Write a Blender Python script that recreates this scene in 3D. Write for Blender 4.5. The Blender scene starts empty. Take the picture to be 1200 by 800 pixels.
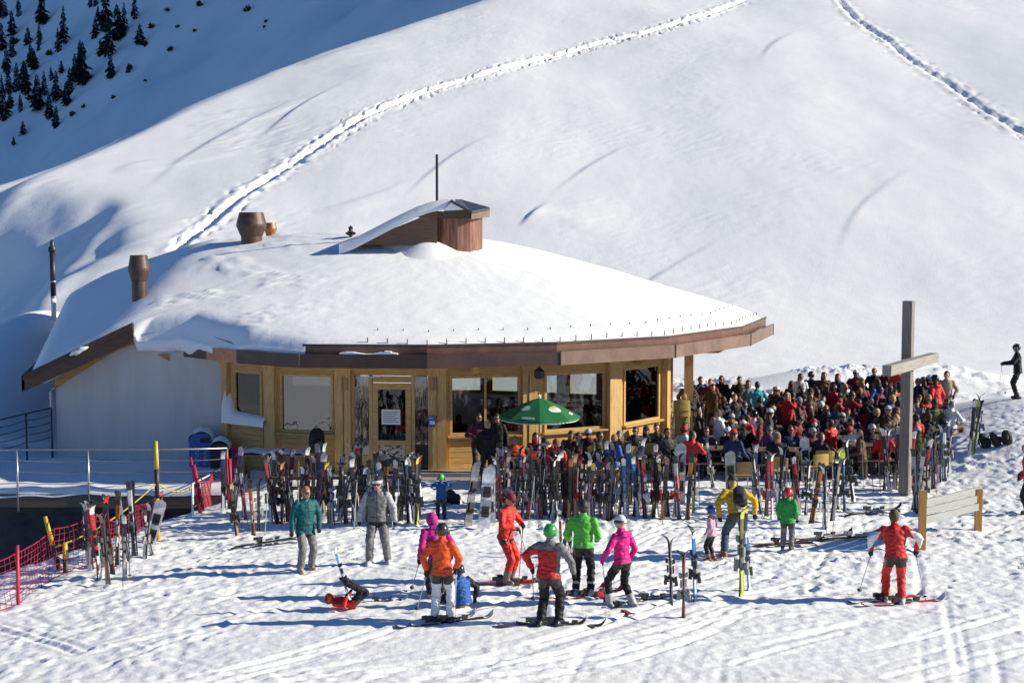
import bpy, math, random
import numpy as np
from mathutils import Vector, Matrix, Euler, Quaternion

R = math.radians
scene = bpy.context.scene
COL = scene.collection

# ------------------------------------------------------------------ camera
CAM = Vector((0, 0, 7.0)); FPX = 1740.0
PITCH = math.atan(145 / FPX)
cam_d = bpy.data.cameras.new('camera'); cam = bpy.data.objects.new('camera', cam_d); COL.objects.link(cam)
cam_d.sensor_width = 36; cam_d.lens = 36 * FPX / 1200; cam_d.clip_start = 0.5; cam_d.clip_end = 4000
cam.location = CAM; cam.rotation_euler = (R(90) - PITCH, 0, 0)
scene.camera = cam

# ------------------------------------------------------------------ sky and sun
SUN_EL, SUN_AZ = 24.0, 92.0          # azimuth clockwise from +Y
sd = Vector((math.sin(R(SUN_AZ)) * math.cos(R(SUN_EL)), math.cos(R(SUN_AZ)) * math.cos(R(SUN_EL)), math.sin(R(SUN_EL))))
w = bpy.data.worlds.new('World'); scene.world = w; w.use_nodes = True
nt = w.node_tree; bg = nt.nodes['Background']
sky = nt.nodes.new('ShaderNodeTexSky'); sky.sky_type = 'NISHITA'; sky.sun_disc = False
sky.sun_elevation = R(SUN_EL); sky.sun_rotation = R(SUN_AZ); sky.altitude = 2000
sky.air_density = 1.0; sky.dust_density = 0.0; sky.ozone_density = 3.0
wb = nt.nodes.new('ShaderNodeMix'); wb.data_type = 'RGBA'; wb.blend_type = 'MULTIPLY'; wb.inputs[0].default_value = 1.0   # white balance of a clear high-alpine sky
nt.links.new(sky.outputs[0], wb.inputs[6]); wb.inputs[7].default_value = (.59, .90, 1.20, 1)
nt.links.new(wb.outputs[2], bg.inputs[0]); bg.inputs[1].default_value = 0.07
sl = bpy.data.lights.new('sun', 'SUN'); so = bpy.data.objects.new('sun', sl); COL.objects.link(so)
sl.energy = 5.0; sl.angle = R(0.53); sl.color = (1.0, 0.925, 0.75)
so.rotation_euler = sd.to_track_quat('Z', 'Y').to_euler(); so.location = (60, -5, 40)
vs = scene.view_settings
vs.view_transform = 'Standard'; vs.look = 'None'; vs.gamma = 1.0; vs.use_curve_mapping = False; vs.exposure = 0.45

# ------------------------------------------------------------------ helpers
def rotx(v, a):
    c, s = math.cos(a), math.sin(a); return Vector((v[0], c * v[1] - s * v[2], s * v[1] + c * v[2]))
def ray(px, py):
    d = Vector(((px - 600) / FPX, (400 - py) / FPX, -1.0))
    return rotx(d, R(90) - PITCH).normalized()
def at(px, py, Y):
    """world point on the ray of a pixel at distance Y along +Y"""
    d = ray(px, py); return CAM + d * (Y / d.y)
def pxof(p):
    q = rotx(Vector(p) - CAM, -(R(90) - PITCH)); return (600 + FPX * q.x / -q.z, 400 - FPX * q.y / -q.z)

LABELS = {}
def tag(o, label=None, cat=None, group=None, kind=None):
    if label:
        n = len(label.split())
        if not 4 <= n <= 16: print('LABELLEN', n, label)
        if label in LABELS and not group: print('DUP', label)
        LABELS[label] = 1; o['label'] = label
    if cat: o['category'] = cat
    if group: o['group'] = group
    if kind: o['kind'] = kind
    return o
def thing(name, label, cat, loc=(0, 0, 0), rz=0.0, group=None):
    o = bpy.data.objects.new(name, None); COL.objects.link(o)
    o.empty_display_size = 0.1
    o.location = loc; o.rotation_euler = (0, 0, rz)
    return tag(o, label, cat, group)
def link(name, me, parent=None, loc=None, rot=None):
    o = bpy.data.objects.new(name, me); COL.objects.link(o)
    if parent is not None: o.parent = parent
    if loc is not None: o.location = loc
    if rot is not None: o.rotation_euler = rot
    return o
def copy_tree(o, parent=None):
    c = o.copy(); COL.objects.link(c); c.parent = parent
    for ch in list(o.children): copy_tree(ch, c)
    return c

class MB:
    """collects shapes and links them as ONE mesh object"""
    def __init__(s, origin=(0, 0, 0)): s.v = []; s.f = []; s.m = []; s.o = Vector(origin)
    def add(s, vs, fs, m=0):
        n = len(s.v)
        for v in vs: s.v.append((v[0] - s.o.x, v[1] - s.o.y, v[2] - s.o.z))
        for f in fs: s.f.append(tuple(n + i for i in f)); s.m.append(m)
    def box(s, c, d, rz=0.0, m=0, M=None):
        x, y, z = d[0] / 2, d[1] / 2, d[2] / 2
        pts = [Vector((a * x, b * y, e * z)) for e in (-1, 1) for b in (-1, 1) for a in (-1, 1)]
        if M is None: M = Matrix.Rotation(rz, 3, 'Z')
        pts = [M @ p + Vector(c) for p in pts]
        s.add(pts, [(0, 2, 3, 1), (4, 5, 7, 6), (0, 1, 5, 4), (2, 6, 7, 3), (0, 4, 6, 2), (1, 3, 7, 5)], m)
        return s
    def bar(s, p, q, wd, ht, m=0, up=(0, 0, 1)):
        p, q = Vector(p), Vector(q); d = (q - p); L = d.length; d.normalize()
        u = Vector(up); r = d.cross(u)
        if r.length < 1e-4: r = d.cross(Vector((0, 1, 0)))
        r.normalize(); u = r.cross(d)
        M = Matrix((d, r, u)).transposed()
        return s.box((p + q) / 2, (L, wd, ht), m=m, M=M)
    def tube(s, pts, r, n=8, m=0, caps=True):
        pts = [Vector(p) for p in pts]; rs = r if isinstance(r, (list, tuple)) else [r] * len(pts)
        vs = []; fs = []
        for i, p in enumerate(pts):
            a = pts[max(i - 1, 0)]; b = pts[min(i + 1, len(pts) - 1)]
            d = (b - a); d = d.normalized() if d.length > 1e-9 else Vector((0, 0, 1))
            x = d.cross(Vector((0, 0, 1)))
            if x.length < 1e-3: x = d.cross(Vector((0, 1, 0)))
            x.normalize(); y = d.cross(x)
            for k in range(n):
                t = 2 * math.pi * k / n; vs.append(p + (x * math.cos(t) + y * math.sin(t)) * rs[i])
        for i in range(len(pts) - 1):
            for k in range(n):
                a = i * n + k; b = i * n + (k + 1) % n; fs.append((a, b, b + n, a + n))
        if caps: fs.append(tuple(range(n - 1, -1, -1))); fs.append(tuple((len(pts) - 1) * n + k for k in range(n)))
        s.add(vs, fs, m); return s
    def lathe(s, c, prof, n=16, m=0, caps=True):
        c = Vector(c)
        return s.tube2([(c + Vector((0, 0, z)), r) for r, z in prof], n, m, caps)
    def tube2(s, rings, n, m, caps):
        vs = []; fs = []
        for c, r in rings:
            for k in range(n):
                t = 2 * math.pi * k / n; vs.append(c + Vector((math.cos(t) * r, math.sin(t) * r, 0)))
        for i in range(len(rings) - 1):
            for k in range(n):
                a = i * n + k; b = i * n + (k + 1) % n; fs.append((a, b, b + n, a + n))
        if caps: fs.append(tuple(range(n - 1, -1, -1))); fs.append(tuple((len(rings) - 1) * n + k for k in range(n)))
        s.add(vs, fs, m); return s
    def prism(s, poly, d, m=0):
        """polygon (3D points) extruded by vector d"""
        n = len(poly); P = [Vector(p) for p in poly]; Q = [p + Vector(d) for p in P]
        s.add(P + Q, [tuple(range(n))[::-1], tuple(range(n, 2 * n))] + [(i, (i + 1) % n, n + (i + 1) % n, n + i) for i in range(n)], m); return s
    def grid(s, P, m=0, flip=False):
        nr = len(P); nc = len(P[0]); vs = [p for r in P for p in r]
        fs = []
        for i in range(nr - 1):
            for j in range(nc - 1):
                q = (i * nc + j, i * nc + j + 1, (i + 1) * nc + j + 1, (i + 1) * nc + j); fs.append(q[::-1] if flip else q)
        s.add(vs, fs, m); return s
    def mesh(s, name, mats, smooth=False):
        me = bpy.data.meshes.new(name); me.from_pydata(s.v, [], s.f)
        mats = mats if isinstance(mats, (list, tuple)) else [mats]
        for k in mats: me.materials.append(k)
        me.polygons.foreach_set('material_index', s.m)
        if smooth: me.polygons.foreach_set('use_smooth', [True] * len(s.f))
        me.update()
        import bmesh
        bm = bmesh.new(); bm.from_mesh(me); bmesh.ops.recalc_face_normals(bm, faces=bm.faces); bm.to_mesh(me); bm.free()
        return me
    def build(s, name, mats, parent=None, smooth=False, loc=None):
        return link(name, s.mesh(name, mats, smooth), parent, loc)

# ------------------------------------------------------------------ materials
MATS = {}
def mat(name, col, rough=0.6, var=0.12, scale=6.0, bump=0.0, bscale=60.0, metal=0.0, stretch=None, col2=None, spec=0.5):
    if name in MATS: return MATS[name]
    m = bpy.data.materials.new(name); m.use_nodes = True; t = m.node_tree; p = t.nodes['Principled BSDF']
    p.inputs['Roughness'].default_value = rough; p.inputs['Metallic'].default_value = metal
    p.inputs['Specular IOR Level'].default_value = spec
    tc = t.nodes.new('ShaderNodeTexCoord'); mp = t.nodes.new('ShaderNodeMapping')
    t.links.new(tc.outputs['Object'], mp.inputs[0])
    if stretch: mp.inputs['Scale'].default_value = stretch
    n = t.nodes.new('ShaderNodeTexNoise'); n.inputs['Scale'].default_value = scale; n.inputs['Detail'].default_value = 5
    n.inputs['Roughness'].default_value = 0.65
    t.links.new(mp.outputs[0], n.inputs['Vector'])
    cr = t.nodes.new('ShaderNodeValToRGB'); cr.color_ramp.elements[0].position = 0.3; cr.color_ramp.elements[1].position = 0.7
    c2 = col2 or tuple(min(1, c * (1 + var)) for c in col); c1 = tuple(c * (1 - var) for c in col)
    cr.color_ramp.elements[0].color = (*c1, 1); cr.color_ramp.elements[1].color = (*c2, 1)
    t.links.new(n.outputs[0], cr.inputs[0]); t.links.new(cr.outputs[0], p.inputs['Base Color'])
    if bump:
        nb = t.nodes.new('ShaderNodeTexNoise'); nb.inputs['Scale'].default_value = bscale; nb.inputs['Detail'].default_value = 4
        t.links.new(mp.outputs[0], nb.inputs['Vector'])
        b = t.nodes.new('ShaderNodeBump'); b.inputs['Strength'].default_value = bump; b.inputs['Distance'].default_value = 0.02
        t.links.new(nb.outputs[0], b.inputs['Height']); t.links.new(b.outputs[0], p.inputs['Normal'])
    MATS[name] = m; return m
def cloth(name, col):
    """ski clothing: slightly glossy woven fabric with soft creases"""
    return mat('cloth_' + name, col, rough=0.62, var=0.14, scale=9, bump=0.55, bscale=16, spec=0.3)
def snow_mat(name, fine=1.0, spark=True):
    m = bpy.data.materials.new(name); m.use_nodes = True; t = m.node_tree; p = t.nodes['Principled BSDF']
    p.inputs['Roughness'].default_value = 0.72; p.inputs['Specular IOR Level'].default_value = 0.25
    tc = t.nodes.new('ShaderNodeTexCoord')
    n0 = t.nodes.new('ShaderNodeTexNoise'); n0.inputs['Scale'].default_value = 0.35; n0.inputs['Detail'].default_value = 6
    t.links.new(tc.outputs['Object'], n0.inputs['Vector'])
    cr = t.nodes.new('ShaderNodeValToRGB'); cr.color_ramp.elements[0].position = .3; cr.color_ramp.elements[1].position = .7
    cr.color_ramp.elements[0].color = (.835, .84, .848, 1); cr.color_ramp.elements[1].color = (.865, .868, .874, 1)
    t.links.new(n0.outputs[0], cr.inputs[0]); t.links.new(cr.outputs[0], p.inputs['Base Color'])
    prev = None
    for sc, st, ds in ((1.3, .14 * fine, .10), (9.0, .45 * fine, .03), (45.0, .4 * fine, .008)):
        nb = t.nodes.new('ShaderNodeTexNoise'); nb.inputs['Scale'].default_value = sc; nb.inputs['Detail'].default_value = 5
        t.links.new(tc.outputs['Object'], nb.inputs['Vector'])
        b = t.nodes.new('ShaderNodeBump'); b.inputs['Strength'].default_value = st; b.inputs['Distance'].default_value = ds
        t.links.new(nb.outputs[0], b.inputs['Height'])
        if prev: t.links.new(prev.outputs[0], b.inputs['Normal'])
        prev = b
    t.links.new(prev.outputs[0], p.inputs['Normal'])
    return m
SNOW = snow_mat('piste_snow', 1.0); SNOW_SMOOTH = snow_mat('smooth_snow', 0.45)

# ------------------------------------------------------------------ noise (numpy)
def _hash(ix, iy, seed):
    h = (ix.astype(np.int64) * 374761393 + iy.astype(np.int64) * 668265263 + seed * 974634777) & 0xffffffff
    h = ((h ^ (h >> 13)) * 1274126177) & 0xffffffff
    return ((h ^ (h >> 16)) & 0xffff) / 65535.0
def vnoise(x, y, seed=0):
    x = np.asarray(x, float); y = np.asarray(y, float)
    ix = np.floor(x); iy = np.floor(y); fx = x - ix; fy = y - iy
    ux = fx * fx * fx * (fx * (fx * 6 - 15) + 10); uy = fy * fy * fy * (fy * (fy * 6 - 15) + 10)
    def g(jx, jy, dx, dy):
        a = _hash(jx, jy, seed) * 2 * math.pi; return np.cos(a) * dx + np.sin(a) * dy
    n00 = g(ix, iy, fx, fy); n10 = g(ix + 1, iy, fx - 1, fy); n01 = g(ix, iy + 1, fx, fy - 1); n11 = g(ix + 1, iy + 1, fx - 1, fy - 1)
    return (n00 * (1 - ux) + n10 * ux) * (1 - uy) + (n01 * (1 - ux) + n11 * ux) * uy
def fbm(x, y, seed=0, octv=4, gain=0.5):
    s = 0; a = 1.0
    for o in range(octv): s = s + a * vnoise(x * 2 ** o + 13.7 * o, y * 2 ** o - 7.1 * o, seed + o); a *= gain
    return s
def sstep(a, b, x):
    t = np.clip((x - a) / (b - a), 0, 1); return t * t * (3 - 2 * t)
def softplus(x, k): return k * np.logaddexp(0, x / k)
def smax(a, b, k): return b + softplus(a - b, k)
def gauss(x, y, cx, cy, sx, sy, ang=0.0):
    c, s = math.cos(ang), math.sin(ang); u = (x - cx) * c + (y - cy) * s; v = -(x - cx) * s + (y - cy) * c
    return np.exp(-.5 * ((u / sx) ** 2 + (v / sy) ** 2))

# ------------------------------------------------------------------ terrain
def hill_plane(x, y): return -27.2 + 0.0545 * x + 0.35 * y - .034 * softplus(x + 6, 4.0)
def base_h(x, y):
    """large shape of the snow, vectorised"""
    x = np.asarray(x, float); y = np.asarray(y, float)
    flat = -0.06 * softplus(-(x + 3.5), 1.0) - 0.01 * (y - 30) * sstep(30, 20, y)
    flat = flat * sstep(46, 39, y) + (-0.05) * (1 - sstep(46, 39, y))
    # the edge of the piste at lower left falls into the trench before the terrace wall
    d3 = ((x + 7.6) * -(37.5 - 31) + (y - 37.5) * (-7.6 + 10.7)) / math.hypot(6.5, 3.1)
    fall = np.minimum(softplus(d3 - .5, .35) * 1.1, 2.8) * sstep(40.6, 39.9, y)
    drop = fall
    # rising slope behind
    h = smax(flat, hill_plane(x, y), 1.6)
    # rounded spur: falls away beyond the ridge line
    d = .804 * (x + 41) - .595 * (y - 120)
    h = h - 1.1 * softplus(-d, 1.3) * sstep(60, 85, y)
    # bank of drifted snow left of the house
    h = h + 3.3 * gauss(x, y, -19.0, 59.5, 2.3, 6.5)
    # spur with a shaded left flank
    fl_ = x + 22.5 + (y - 80) * .27 + 4.0 * fbm(x / 11, y / 14, 77, 3)
    h = h - np.minimum(.68 * softplus(-fl_, .8), 9.0) * sstep(60, 74, y) * sstep(113, 99, y)
    h = h - 2.0 * sstep(1.0, -5.0, (x + 36.0) * .9 - (y - 112) * .42) * sstep(90, 105, y) * sstep(150, 120, y)
    # banks on the right
    h = h + 1.35 * gauss(x, y, 16.6, 46.5, 2.6, 4.0) + .55 * gauss(x, y, 14.0, 41.5, 1.6, 2.0) + .5 * gauss(x, y, 17.5, 38, 2.5, 2.2)
    h = h + .7 * gauss(x, y, 12.0, 60, 2.4, 1.3) + .8 * gauss(x, y, 17, 62, 3, 2)
    return h - drop
def big_noise(x, y):
    far = sstep(60, 90, y)
    n = .72 * fbm(x / 26, y / 36, 5, 2) * far + .15 * fbm(x / 9, y / 14, 9, 2) * far
    return n
# worn trails on the hill
def hill_hit(px, py, f, y0=62, y1=260):
    d = ray(px, py); ys = np.linspace(y0, y1, 1500); X = d.x / d.y * ys; Z = 7 + d.z / d.y * ys
    s = np.where(Z <= f(X, ys))[0]
    k = s[0] if len(s) else len(ys) - 1
    return (X[k], ys[k])
_f0 = lambda X, Y: base_h(X, Y) + big_noise(X, Y)
TR = [[(205, 292), (222, 278), (245, 262), (285, 228), (330, 200), (372, 172), (420, 141), (460, 123), (505, 106), (560, 90), (620, 73), (700, 52), (760, 38), (810, 22), (868, 2), (930, -22), (1010, -60)],
      [(950, -60), (968, -28), (984, 1), (1000, 20), (1018, 33), (1042, 48), (1056, 62), (1085, 82), (1120, 104), (1150, 126), (1172, 140), (1199, 156), (1240, 178), (1300, 206)]]
TRAILS = [[hill_hit(px, py, _f0) for px, py in t] for t in TR]
def resample(poly, step):
    P = [np.array(p) for p in poly]; out = []
    for i in range(len(P) - 1):
        p0 = P[max(i - 1, 0)]; p1 = P[i]; p2 = P[i + 1]; p3 = P[min(i + 2, len(P) - 1)]
        n = max(2, int(np.linalg.norm(p2 - p1) / step))
        for k in range(n):
            t = k / n
            out.append(.5 * ((2 * p1) + (-p0 + p2) * t + (2 * p0 - 5 * p1 + 4 * p2 - p3) * t * t + (-p0 + 3 * p1 - 3 * p2 + p3) * t ** 3))
    return np.array(out)
TRP = [resample(t, .8) for t in TRAILS]
def trail_dist(x, y, P):
    shp = np.shape(x); x = np.ravel(x); y = np.ravel(y); best = np.full(x.shape, 99.0)
    sel = (x > P[:, 0].min() - 4) & (x < P[:, 0].max() + 4) & (y > P[:, 1].min() - 4) & (y < P[:, 1].max() + 4)
    xs = x[sel]; ys = y[sel]; b = np.full(xs.shape, 99.0)
    for a, c in zip(P[:-1], P[1:]):
        dx, dy = c - a; L = dx * dx + dy * dy + 1e-9
        t = np.clip(((xs - a[0]) * dx + (ys - a[1]) * dy) / L, 0, 1)
        b = np.minimum(b, np.hypot(xs - a[0] - t * dx, ys - a[1] - t * dy))
    best[sel] = b; return best.reshape(shp)
LIPS = [(*hill_hit(622, 252, _f0), R(68), 1.6, .6), (*hill_hit(905, 52, _f0), R(66), 4.0, .35), (*hill_hit(690, 195, _f0), R(60), 5.0, .22), (*hill_hit(345, 130, _f0), R(72), 5.0, .5), (*hill_hit(250, 165, _f0), R(70), 8.0, .5), (*hill_hit(760, 330, _f0), R(58), 6.0, .2), (*hill_hit(1010, 240, _f0), R(62), 7.0, .2), (*hill_hit(520, 190, _f0), R(66), 5.0, .25)]
def detail(x, y):
    """churned, tracked and wind-worked snow"""
    x = np.asarray(x, float); y = np.asarray(y, float)
    near = sstep(48, 44, y)
    # smoother skied band in the foreground, churned where people stand
    churn = (.14 + .86 * sstep(-.15, .40, fbm(x / 4.0, y / 3.2, 21, 3))) * (0.35 + .65 * sstep(25.5, 30, y + .22 * x + fbm(x / 3, y / 3, 3, 2)))
    churn = np.maximum(churn, .65 * sstep(-3, -6, x) * sstep(36, 33, y))
    churn = np.maximum(churn, .9 * sstep(8, 11, x))
    lumps = np.abs(fbm(x / .75, y / .95, 31, 4, .55))
    big = fbm(x / 1.9, y / 1.7, 33, 2)
    fine = fbm(x / .22, y / .28, 35, 2)
    chunk = np.maximum(0, fbm(x / .30, y / .35, 37, 3, .6) - .05); crisp = np.abs(vnoise(x / .20, y / .24, 39))
    wear_ = sstep(-.15, .22, fbm(x / 1.3, y / 1.1, 38, 2))
    n = churn * (.05 * lumps + .035 * big + .022 * fine + .105 * chunk * (.12 + .88 * wear_) + .038 * crisp * wear_) + .012 * fine + .012 * vnoise(x / .15, y / .19, 47)
    # ski tracks: long shallow grooves, two directions
    for ang, sd_, amp in ((R(34), 41, .045), (R(14), 43, .04), (R(75), 45, .035), (R(48), 49, .03)):
        u = x * math.cos(ang) + y * math.sin(ang); v = -x * math.sin(ang) + y * math.cos(ang)
        v = v + .5 * fbm(u / 9, v / 9, sd_ + 5, 2)
        g = vnoise(u / 12.0, v / .21, sd_)
        mask = sstep(-.1, .35, vnoise(u / 8, v / 3.5, sd_ + 9))
        n = n - amp * mask * sstep(.08, .42, g) * (1.15 - churn)
    n = n * near
    # wind crust on the hill, in patches
    far = sstep(55, 75, y)
    patch = sstep(.05, .4, fbm(x / 11, y / 16, 51, 3)) * (.35 + .65 * sstep(-6, -22, x))
    a = R(28); u = x * math.cos(a) + y * math.sin(a); v = -x * math.sin(a) + y * math.cos(a)
    v = v + .8 * fbm(x / 5, y / 5, 55, 2)
    n = n + far * (.13 * patch * np.abs(fbm(u / 3.0, v / 1.0, 53, 3)) + .02 * fbm(x / 2.4, y / 3.5, 57, 3) + .045 * sstep(.0, .35, fbm(x / 14, y / 12, 58, 2)) * np.abs(fbm(u / 3.2, v / .9, 59, 3)))
    # sharper wind lips
    lip = vnoise(u / 16, v / 5.5, 61); n = n + far * .08 * sstep(.20, .34, lip) * (1 - sstep(.34, .6, lip)) * sstep(-2, -10, x + .1 * (y - 80))
    for cx, cy, ang, L_, amp in LIPS:
        c_, s_ = math.cos(ang), math.sin(ang); uu = (x - cx) * c_ + (y - cy) * s_; vv = -(x - cx) * s_ + (y - cy) * c_ + .012 * uu * uu
        n = n + .42 * amp * np.exp(-(uu / L_) ** 2) * sstep(.3, -.3, vv) * np.exp(-np.maximum(-vv, 0) / 3.0)
    # broken snow behind the terrace
    bk = sstep(55, 58, y) * sstep(66, 62, y) * sstep(5, 8, x)
    n = n + bk * .34 * np.abs(fbm(x / .9, y / 1.0, 71, 4, .6)) * sstep(-.3, .3, fbm(x / 3, y / 3, 73, 2))
    return n
def trails(x, y):
    n = 0
    for k, P in enumerate(TRP):
        dd = trail_dist(x, y, P) + .14 * fbm(np.asarray(x) / 1.3, np.asarray(y) / 1.5, 81 + k, 2)
        near = np.exp(-(dd / 1.5) ** 2)
        wd, dp = ((.33, .36), (.27, .22))[k]
        n = n - dp * np.exp(-np.abs(dd / wd) ** 3) + .07 * np.exp(-((dd - wd * 2) / .28) ** 2)
        n = n + near * .10 * fbm(np.asarray(x) / .8, np.asarray(y) / 1.0, 91 + k, 2)
        pr = vnoise(np.asarray(x) / .55, np.asarray(y) / .75, 95 + k); n = n - .20 * sstep(.18, .34, pr) * sstep(.3, .5, dd) * np.exp(-(dd / 1.3) ** 4)
    return n
def flatten(x, y):
    """1 under the house and the left terrace, where the floor slab lies above the snow"""
    return sstep(-9.3, -8.2, x) * sstep(5.4, 4.7, x) * sstep(40.4, 41.2, y) * sstep(57, 55, y)
def g(x, y, dt=True):
    x = np.asarray(x, float); y = np.asarray(y, float)
    h = base_h(x, y) + big_noise(x, y)
    if dt: h = h + detail(x, y)
    tm = sstep(-7.4, -7.9, x) * sstep(39.4, 39.7, y) * sstep(46.5, 45.5, y)
    h = h * (1 - tm) + np.minimum(h, -.55) * tm
    fl = flatten(x, y)
    return h * (1 - fl) + np.minimum(h, -.12) * fl
def gz(x, y): return float(g(np.array([x]), np.array([y]))[0])
def ground(px, py, y0=15.0, y1=70.0):
    """where the pixel's line of sight meets the snow (large shape, then true height)"""
    d = ray(px, py); ys = np.linspace(y0, y1, 1400); X = d.x / d.y * ys; Z = 7 + d.z / d.y * ys
    s = np.where(Z <= g(X, ys, False) + .03)[0]
    k = s[0] if len(s) else len(ys) - 1
    return Vector((X[k], ys[k], gz(X[k], ys[k])))

def axis(segs):
    out = []
    for a, b, st in segs: out += list(np.arange(a, b, st))
    return np.array(out + [segs[-1][1]])
xs = axis([(-900, -200, 50), (-200, -60, 6), (-60, -22, .32), (-22, -14, .16), (-14, 16.5, .058), (16.5, 24, .15), (24, 62, .3), (62, 200, 6), (200, 900, 50)])
ys = axis([(-400, -60, 30), (-60, 10, 5), (10, 19.6, .6), (19.6, 42.5, .052), (42.5, 62, .14), (62, 120, .2), (120, 182, .26), (182, 262, 5)])
GX, GY = np.meshgrid(xs, ys)
GZ = g(GX, GY) + trails(GX, GY)
# ski tracks and boot prints pressed into the piste
trk = random.Random(11)
def stamp(cx, cy, r, depth, ang=0.0, asp=1.0):
    i0, i1 = np.searchsorted(xs, [cx - 2.2 * r * asp, cx + 2.2 * r * asp]); j0, j1 = np.searchsorted(ys, [cy - 2.2 * r * asp, cy + 2.2 * r * asp])
    if i1 <= i0 or j1 <= j0: return
    dx = GX[j0:j1, i0:i1] - cx; dy = GY[j0:j1, i0:i1] - cy; c, s = math.cos(ang), math.sin(ang); u = (dx * c + dy * s) / asp; v = -dx * s + dy * c
    q = (u * u + v * v) / (r * r); GZ[j0:j1, i0:i1] += -depth * np.exp(-q * 1.2) + .4 * depth * np.exp(-((np.sqrt(q) - 1.5) / .4) ** 2)
def track(cx, cy, ang, L, curve, depth):
    n = int(L / .07); a = ang; px_, py_ = cx, cy; P_t = []
    for k in range(n): P_t.append((px_, py_, a)); px_ += .07 * math.cos(a); py_ += .07 * math.sin(a); a += curve * .07
    P_t = np.array(P_t)
    for sd_ in trk.choice([(0,), (0,), (0,), (-.12, .12), (-.2, .16)]):
        lx = P_t[:, 0] - np.sin(P_t[:, 2]) * sd_; ly = P_t[:, 1] + np.cos(P_t[:, 2]) * sd_
        lo_x, hi_x = np.searchsorted(xs, [lx.min() - .3, lx.max() + .3]); lo_y, hi_y = np.searchsorted(ys, [ly.min() - .3, ly.max() + .3])
        if hi_x - lo_x < 2 or hi_y - lo_y < 2: continue
        D = np.full((hi_y - lo_y, hi_x - lo_x), 9.0); sx_, sy_ = xs[lo_x:hi_x], ys[lo_y:hi_y]
        for a_, b_ in zip(lx, ly):
            i0, i1 = np.searchsorted(sx_, [a_ - .28, a_ + .28]); j0, j1 = np.searchsorted(sy_, [b_ - .28, b_ + .28])
            D[j0:j1, i0:i1] = np.minimum(D[j0:j1, i0:i1], np.hypot(sx_[None, i0:i1] - a_, sy_[j0:j1, None] - b_))
        GZ[lo_y:hi_y, lo_x:hi_x] += -depth * np.exp(-(D / .055) ** 2) + .45 * depth * np.exp(-((D - .13) / .05) ** 2)
for k in range(95):
    cy = trk.uniform(20.5, 33); cx = trk.uniform(-.38, .36) * cy
    track(cx, cy, R(trk.choice([trk.gauss(30, 14), trk.gauss(12, 10), trk.gauss(36, 16), trk.gauss(152, 16), trk.gauss(60, 20)])), trk.uniform(2.5, 8), trk.uniform(-.12, .12), trk.uniform(.010, .030))
for k in range(800):
    cy = trk.uniform(27, 40); cx = trk.uniform(-.25, .36) * cy
    if trk.random() < .3: cx = trk.uniform(-6, 12); cy = trk.uniform(32, 37)
    stamp(cx, cy, trk.uniform(.05, .08), trk.uniform(.02, .055), trk.uniform(0, 3.1), trk.uniform(1.2, 2.0))
# the snowfield goes on behind the viewer as a rising slope
GZ = GZ + .10 * np.maximum(0, 8 - GY)
ny, nx = GX.shape
me = bpy.data.meshes.new('snow_ground')
me.vertices.add(nx * ny); me.vertices.foreach_set('co', np.stack([GX, GY, GZ], -1).astype(np.float32).ravel())
I = (np.arange(ny - 1)[:, None] * nx + np.arange(nx - 1)[None, :]).ravel()
Q = np.stack([I, I + 1, I + nx + 1, I + nx], 1).astype(np.int32)
me.loops.add(Q.size); me.loops.foreach_set('vertex_index', Q.ravel())
me.polygons.add(len(Q)); me.polygons.foreach_set('loop_start', np.arange(0, Q.size, 4, dtype=np.int32))
me.polygons.foreach_set('use_smooth', np.ones(len(Q), bool))
me.materials.append(SNOW); me.update(calc_edges=True)
tag(link('snow_ground', me), kind='structure')

# far mountainside, wholly in shade
def far_h(x, y): return -20 + .5 * (y - 250) + .72 * (x + 90) + 9 * fbm(x / 60, y / 60, 101, 4) + 1.2 * fbm(x / 9, y / 12, 105, 3)
fx = np.arange(-560, 240, 2.6); fy = np.arange(232, 900, 3.2)
FX, FY = np.meshgrid(fx, fy); FZ = far_h(FX, FY)
P = np.stack([FX, FY, FZ], -1)
me = bpy.data.meshes.new('mountain_slope'); ny, nx = FX.shape
me.vertices.add(nx * ny); me.vertices.foreach_set('co', P.astype(np.float32).ravel())
I = (np.arange(ny - 1)[:, None] * nx + np.arange(nx - 1)[None, :]).ravel()
Q = np.stack([I, I + 1, I + nx + 1, I + nx], 1).astype(np.int32)
me.loops.add(Q.size); me.loops.foreach_set('vertex_index', Q.ravel())
me.polygons.add(len(Q)); me.polygons.foreach_set('loop_start', np.arange(0, Q.size, 4, dtype=np.int32))
me.polygons.foreach_set('use_smooth', np.ones(len(Q), bool))
me.materials.append(SNOW_SMOOTH); me.update(calc_edges=True)
tag(link('mountain_slope', me), kind='structure')
def far_hit(px, py):
    d = ray(px, py); yy = np.linspace(233, 890, 3000); X = d.x / d.y * yy; Z = 7 + d.z / d.y * yy
    s = np.where(Z <= far_h(X, yy))[0]; k = s[0] if len(s) else len(yy) - 1
    return Vector((X[k], yy[k], float(far_h(X[k:k + 1], yy[k:k + 1])[0])))
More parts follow.
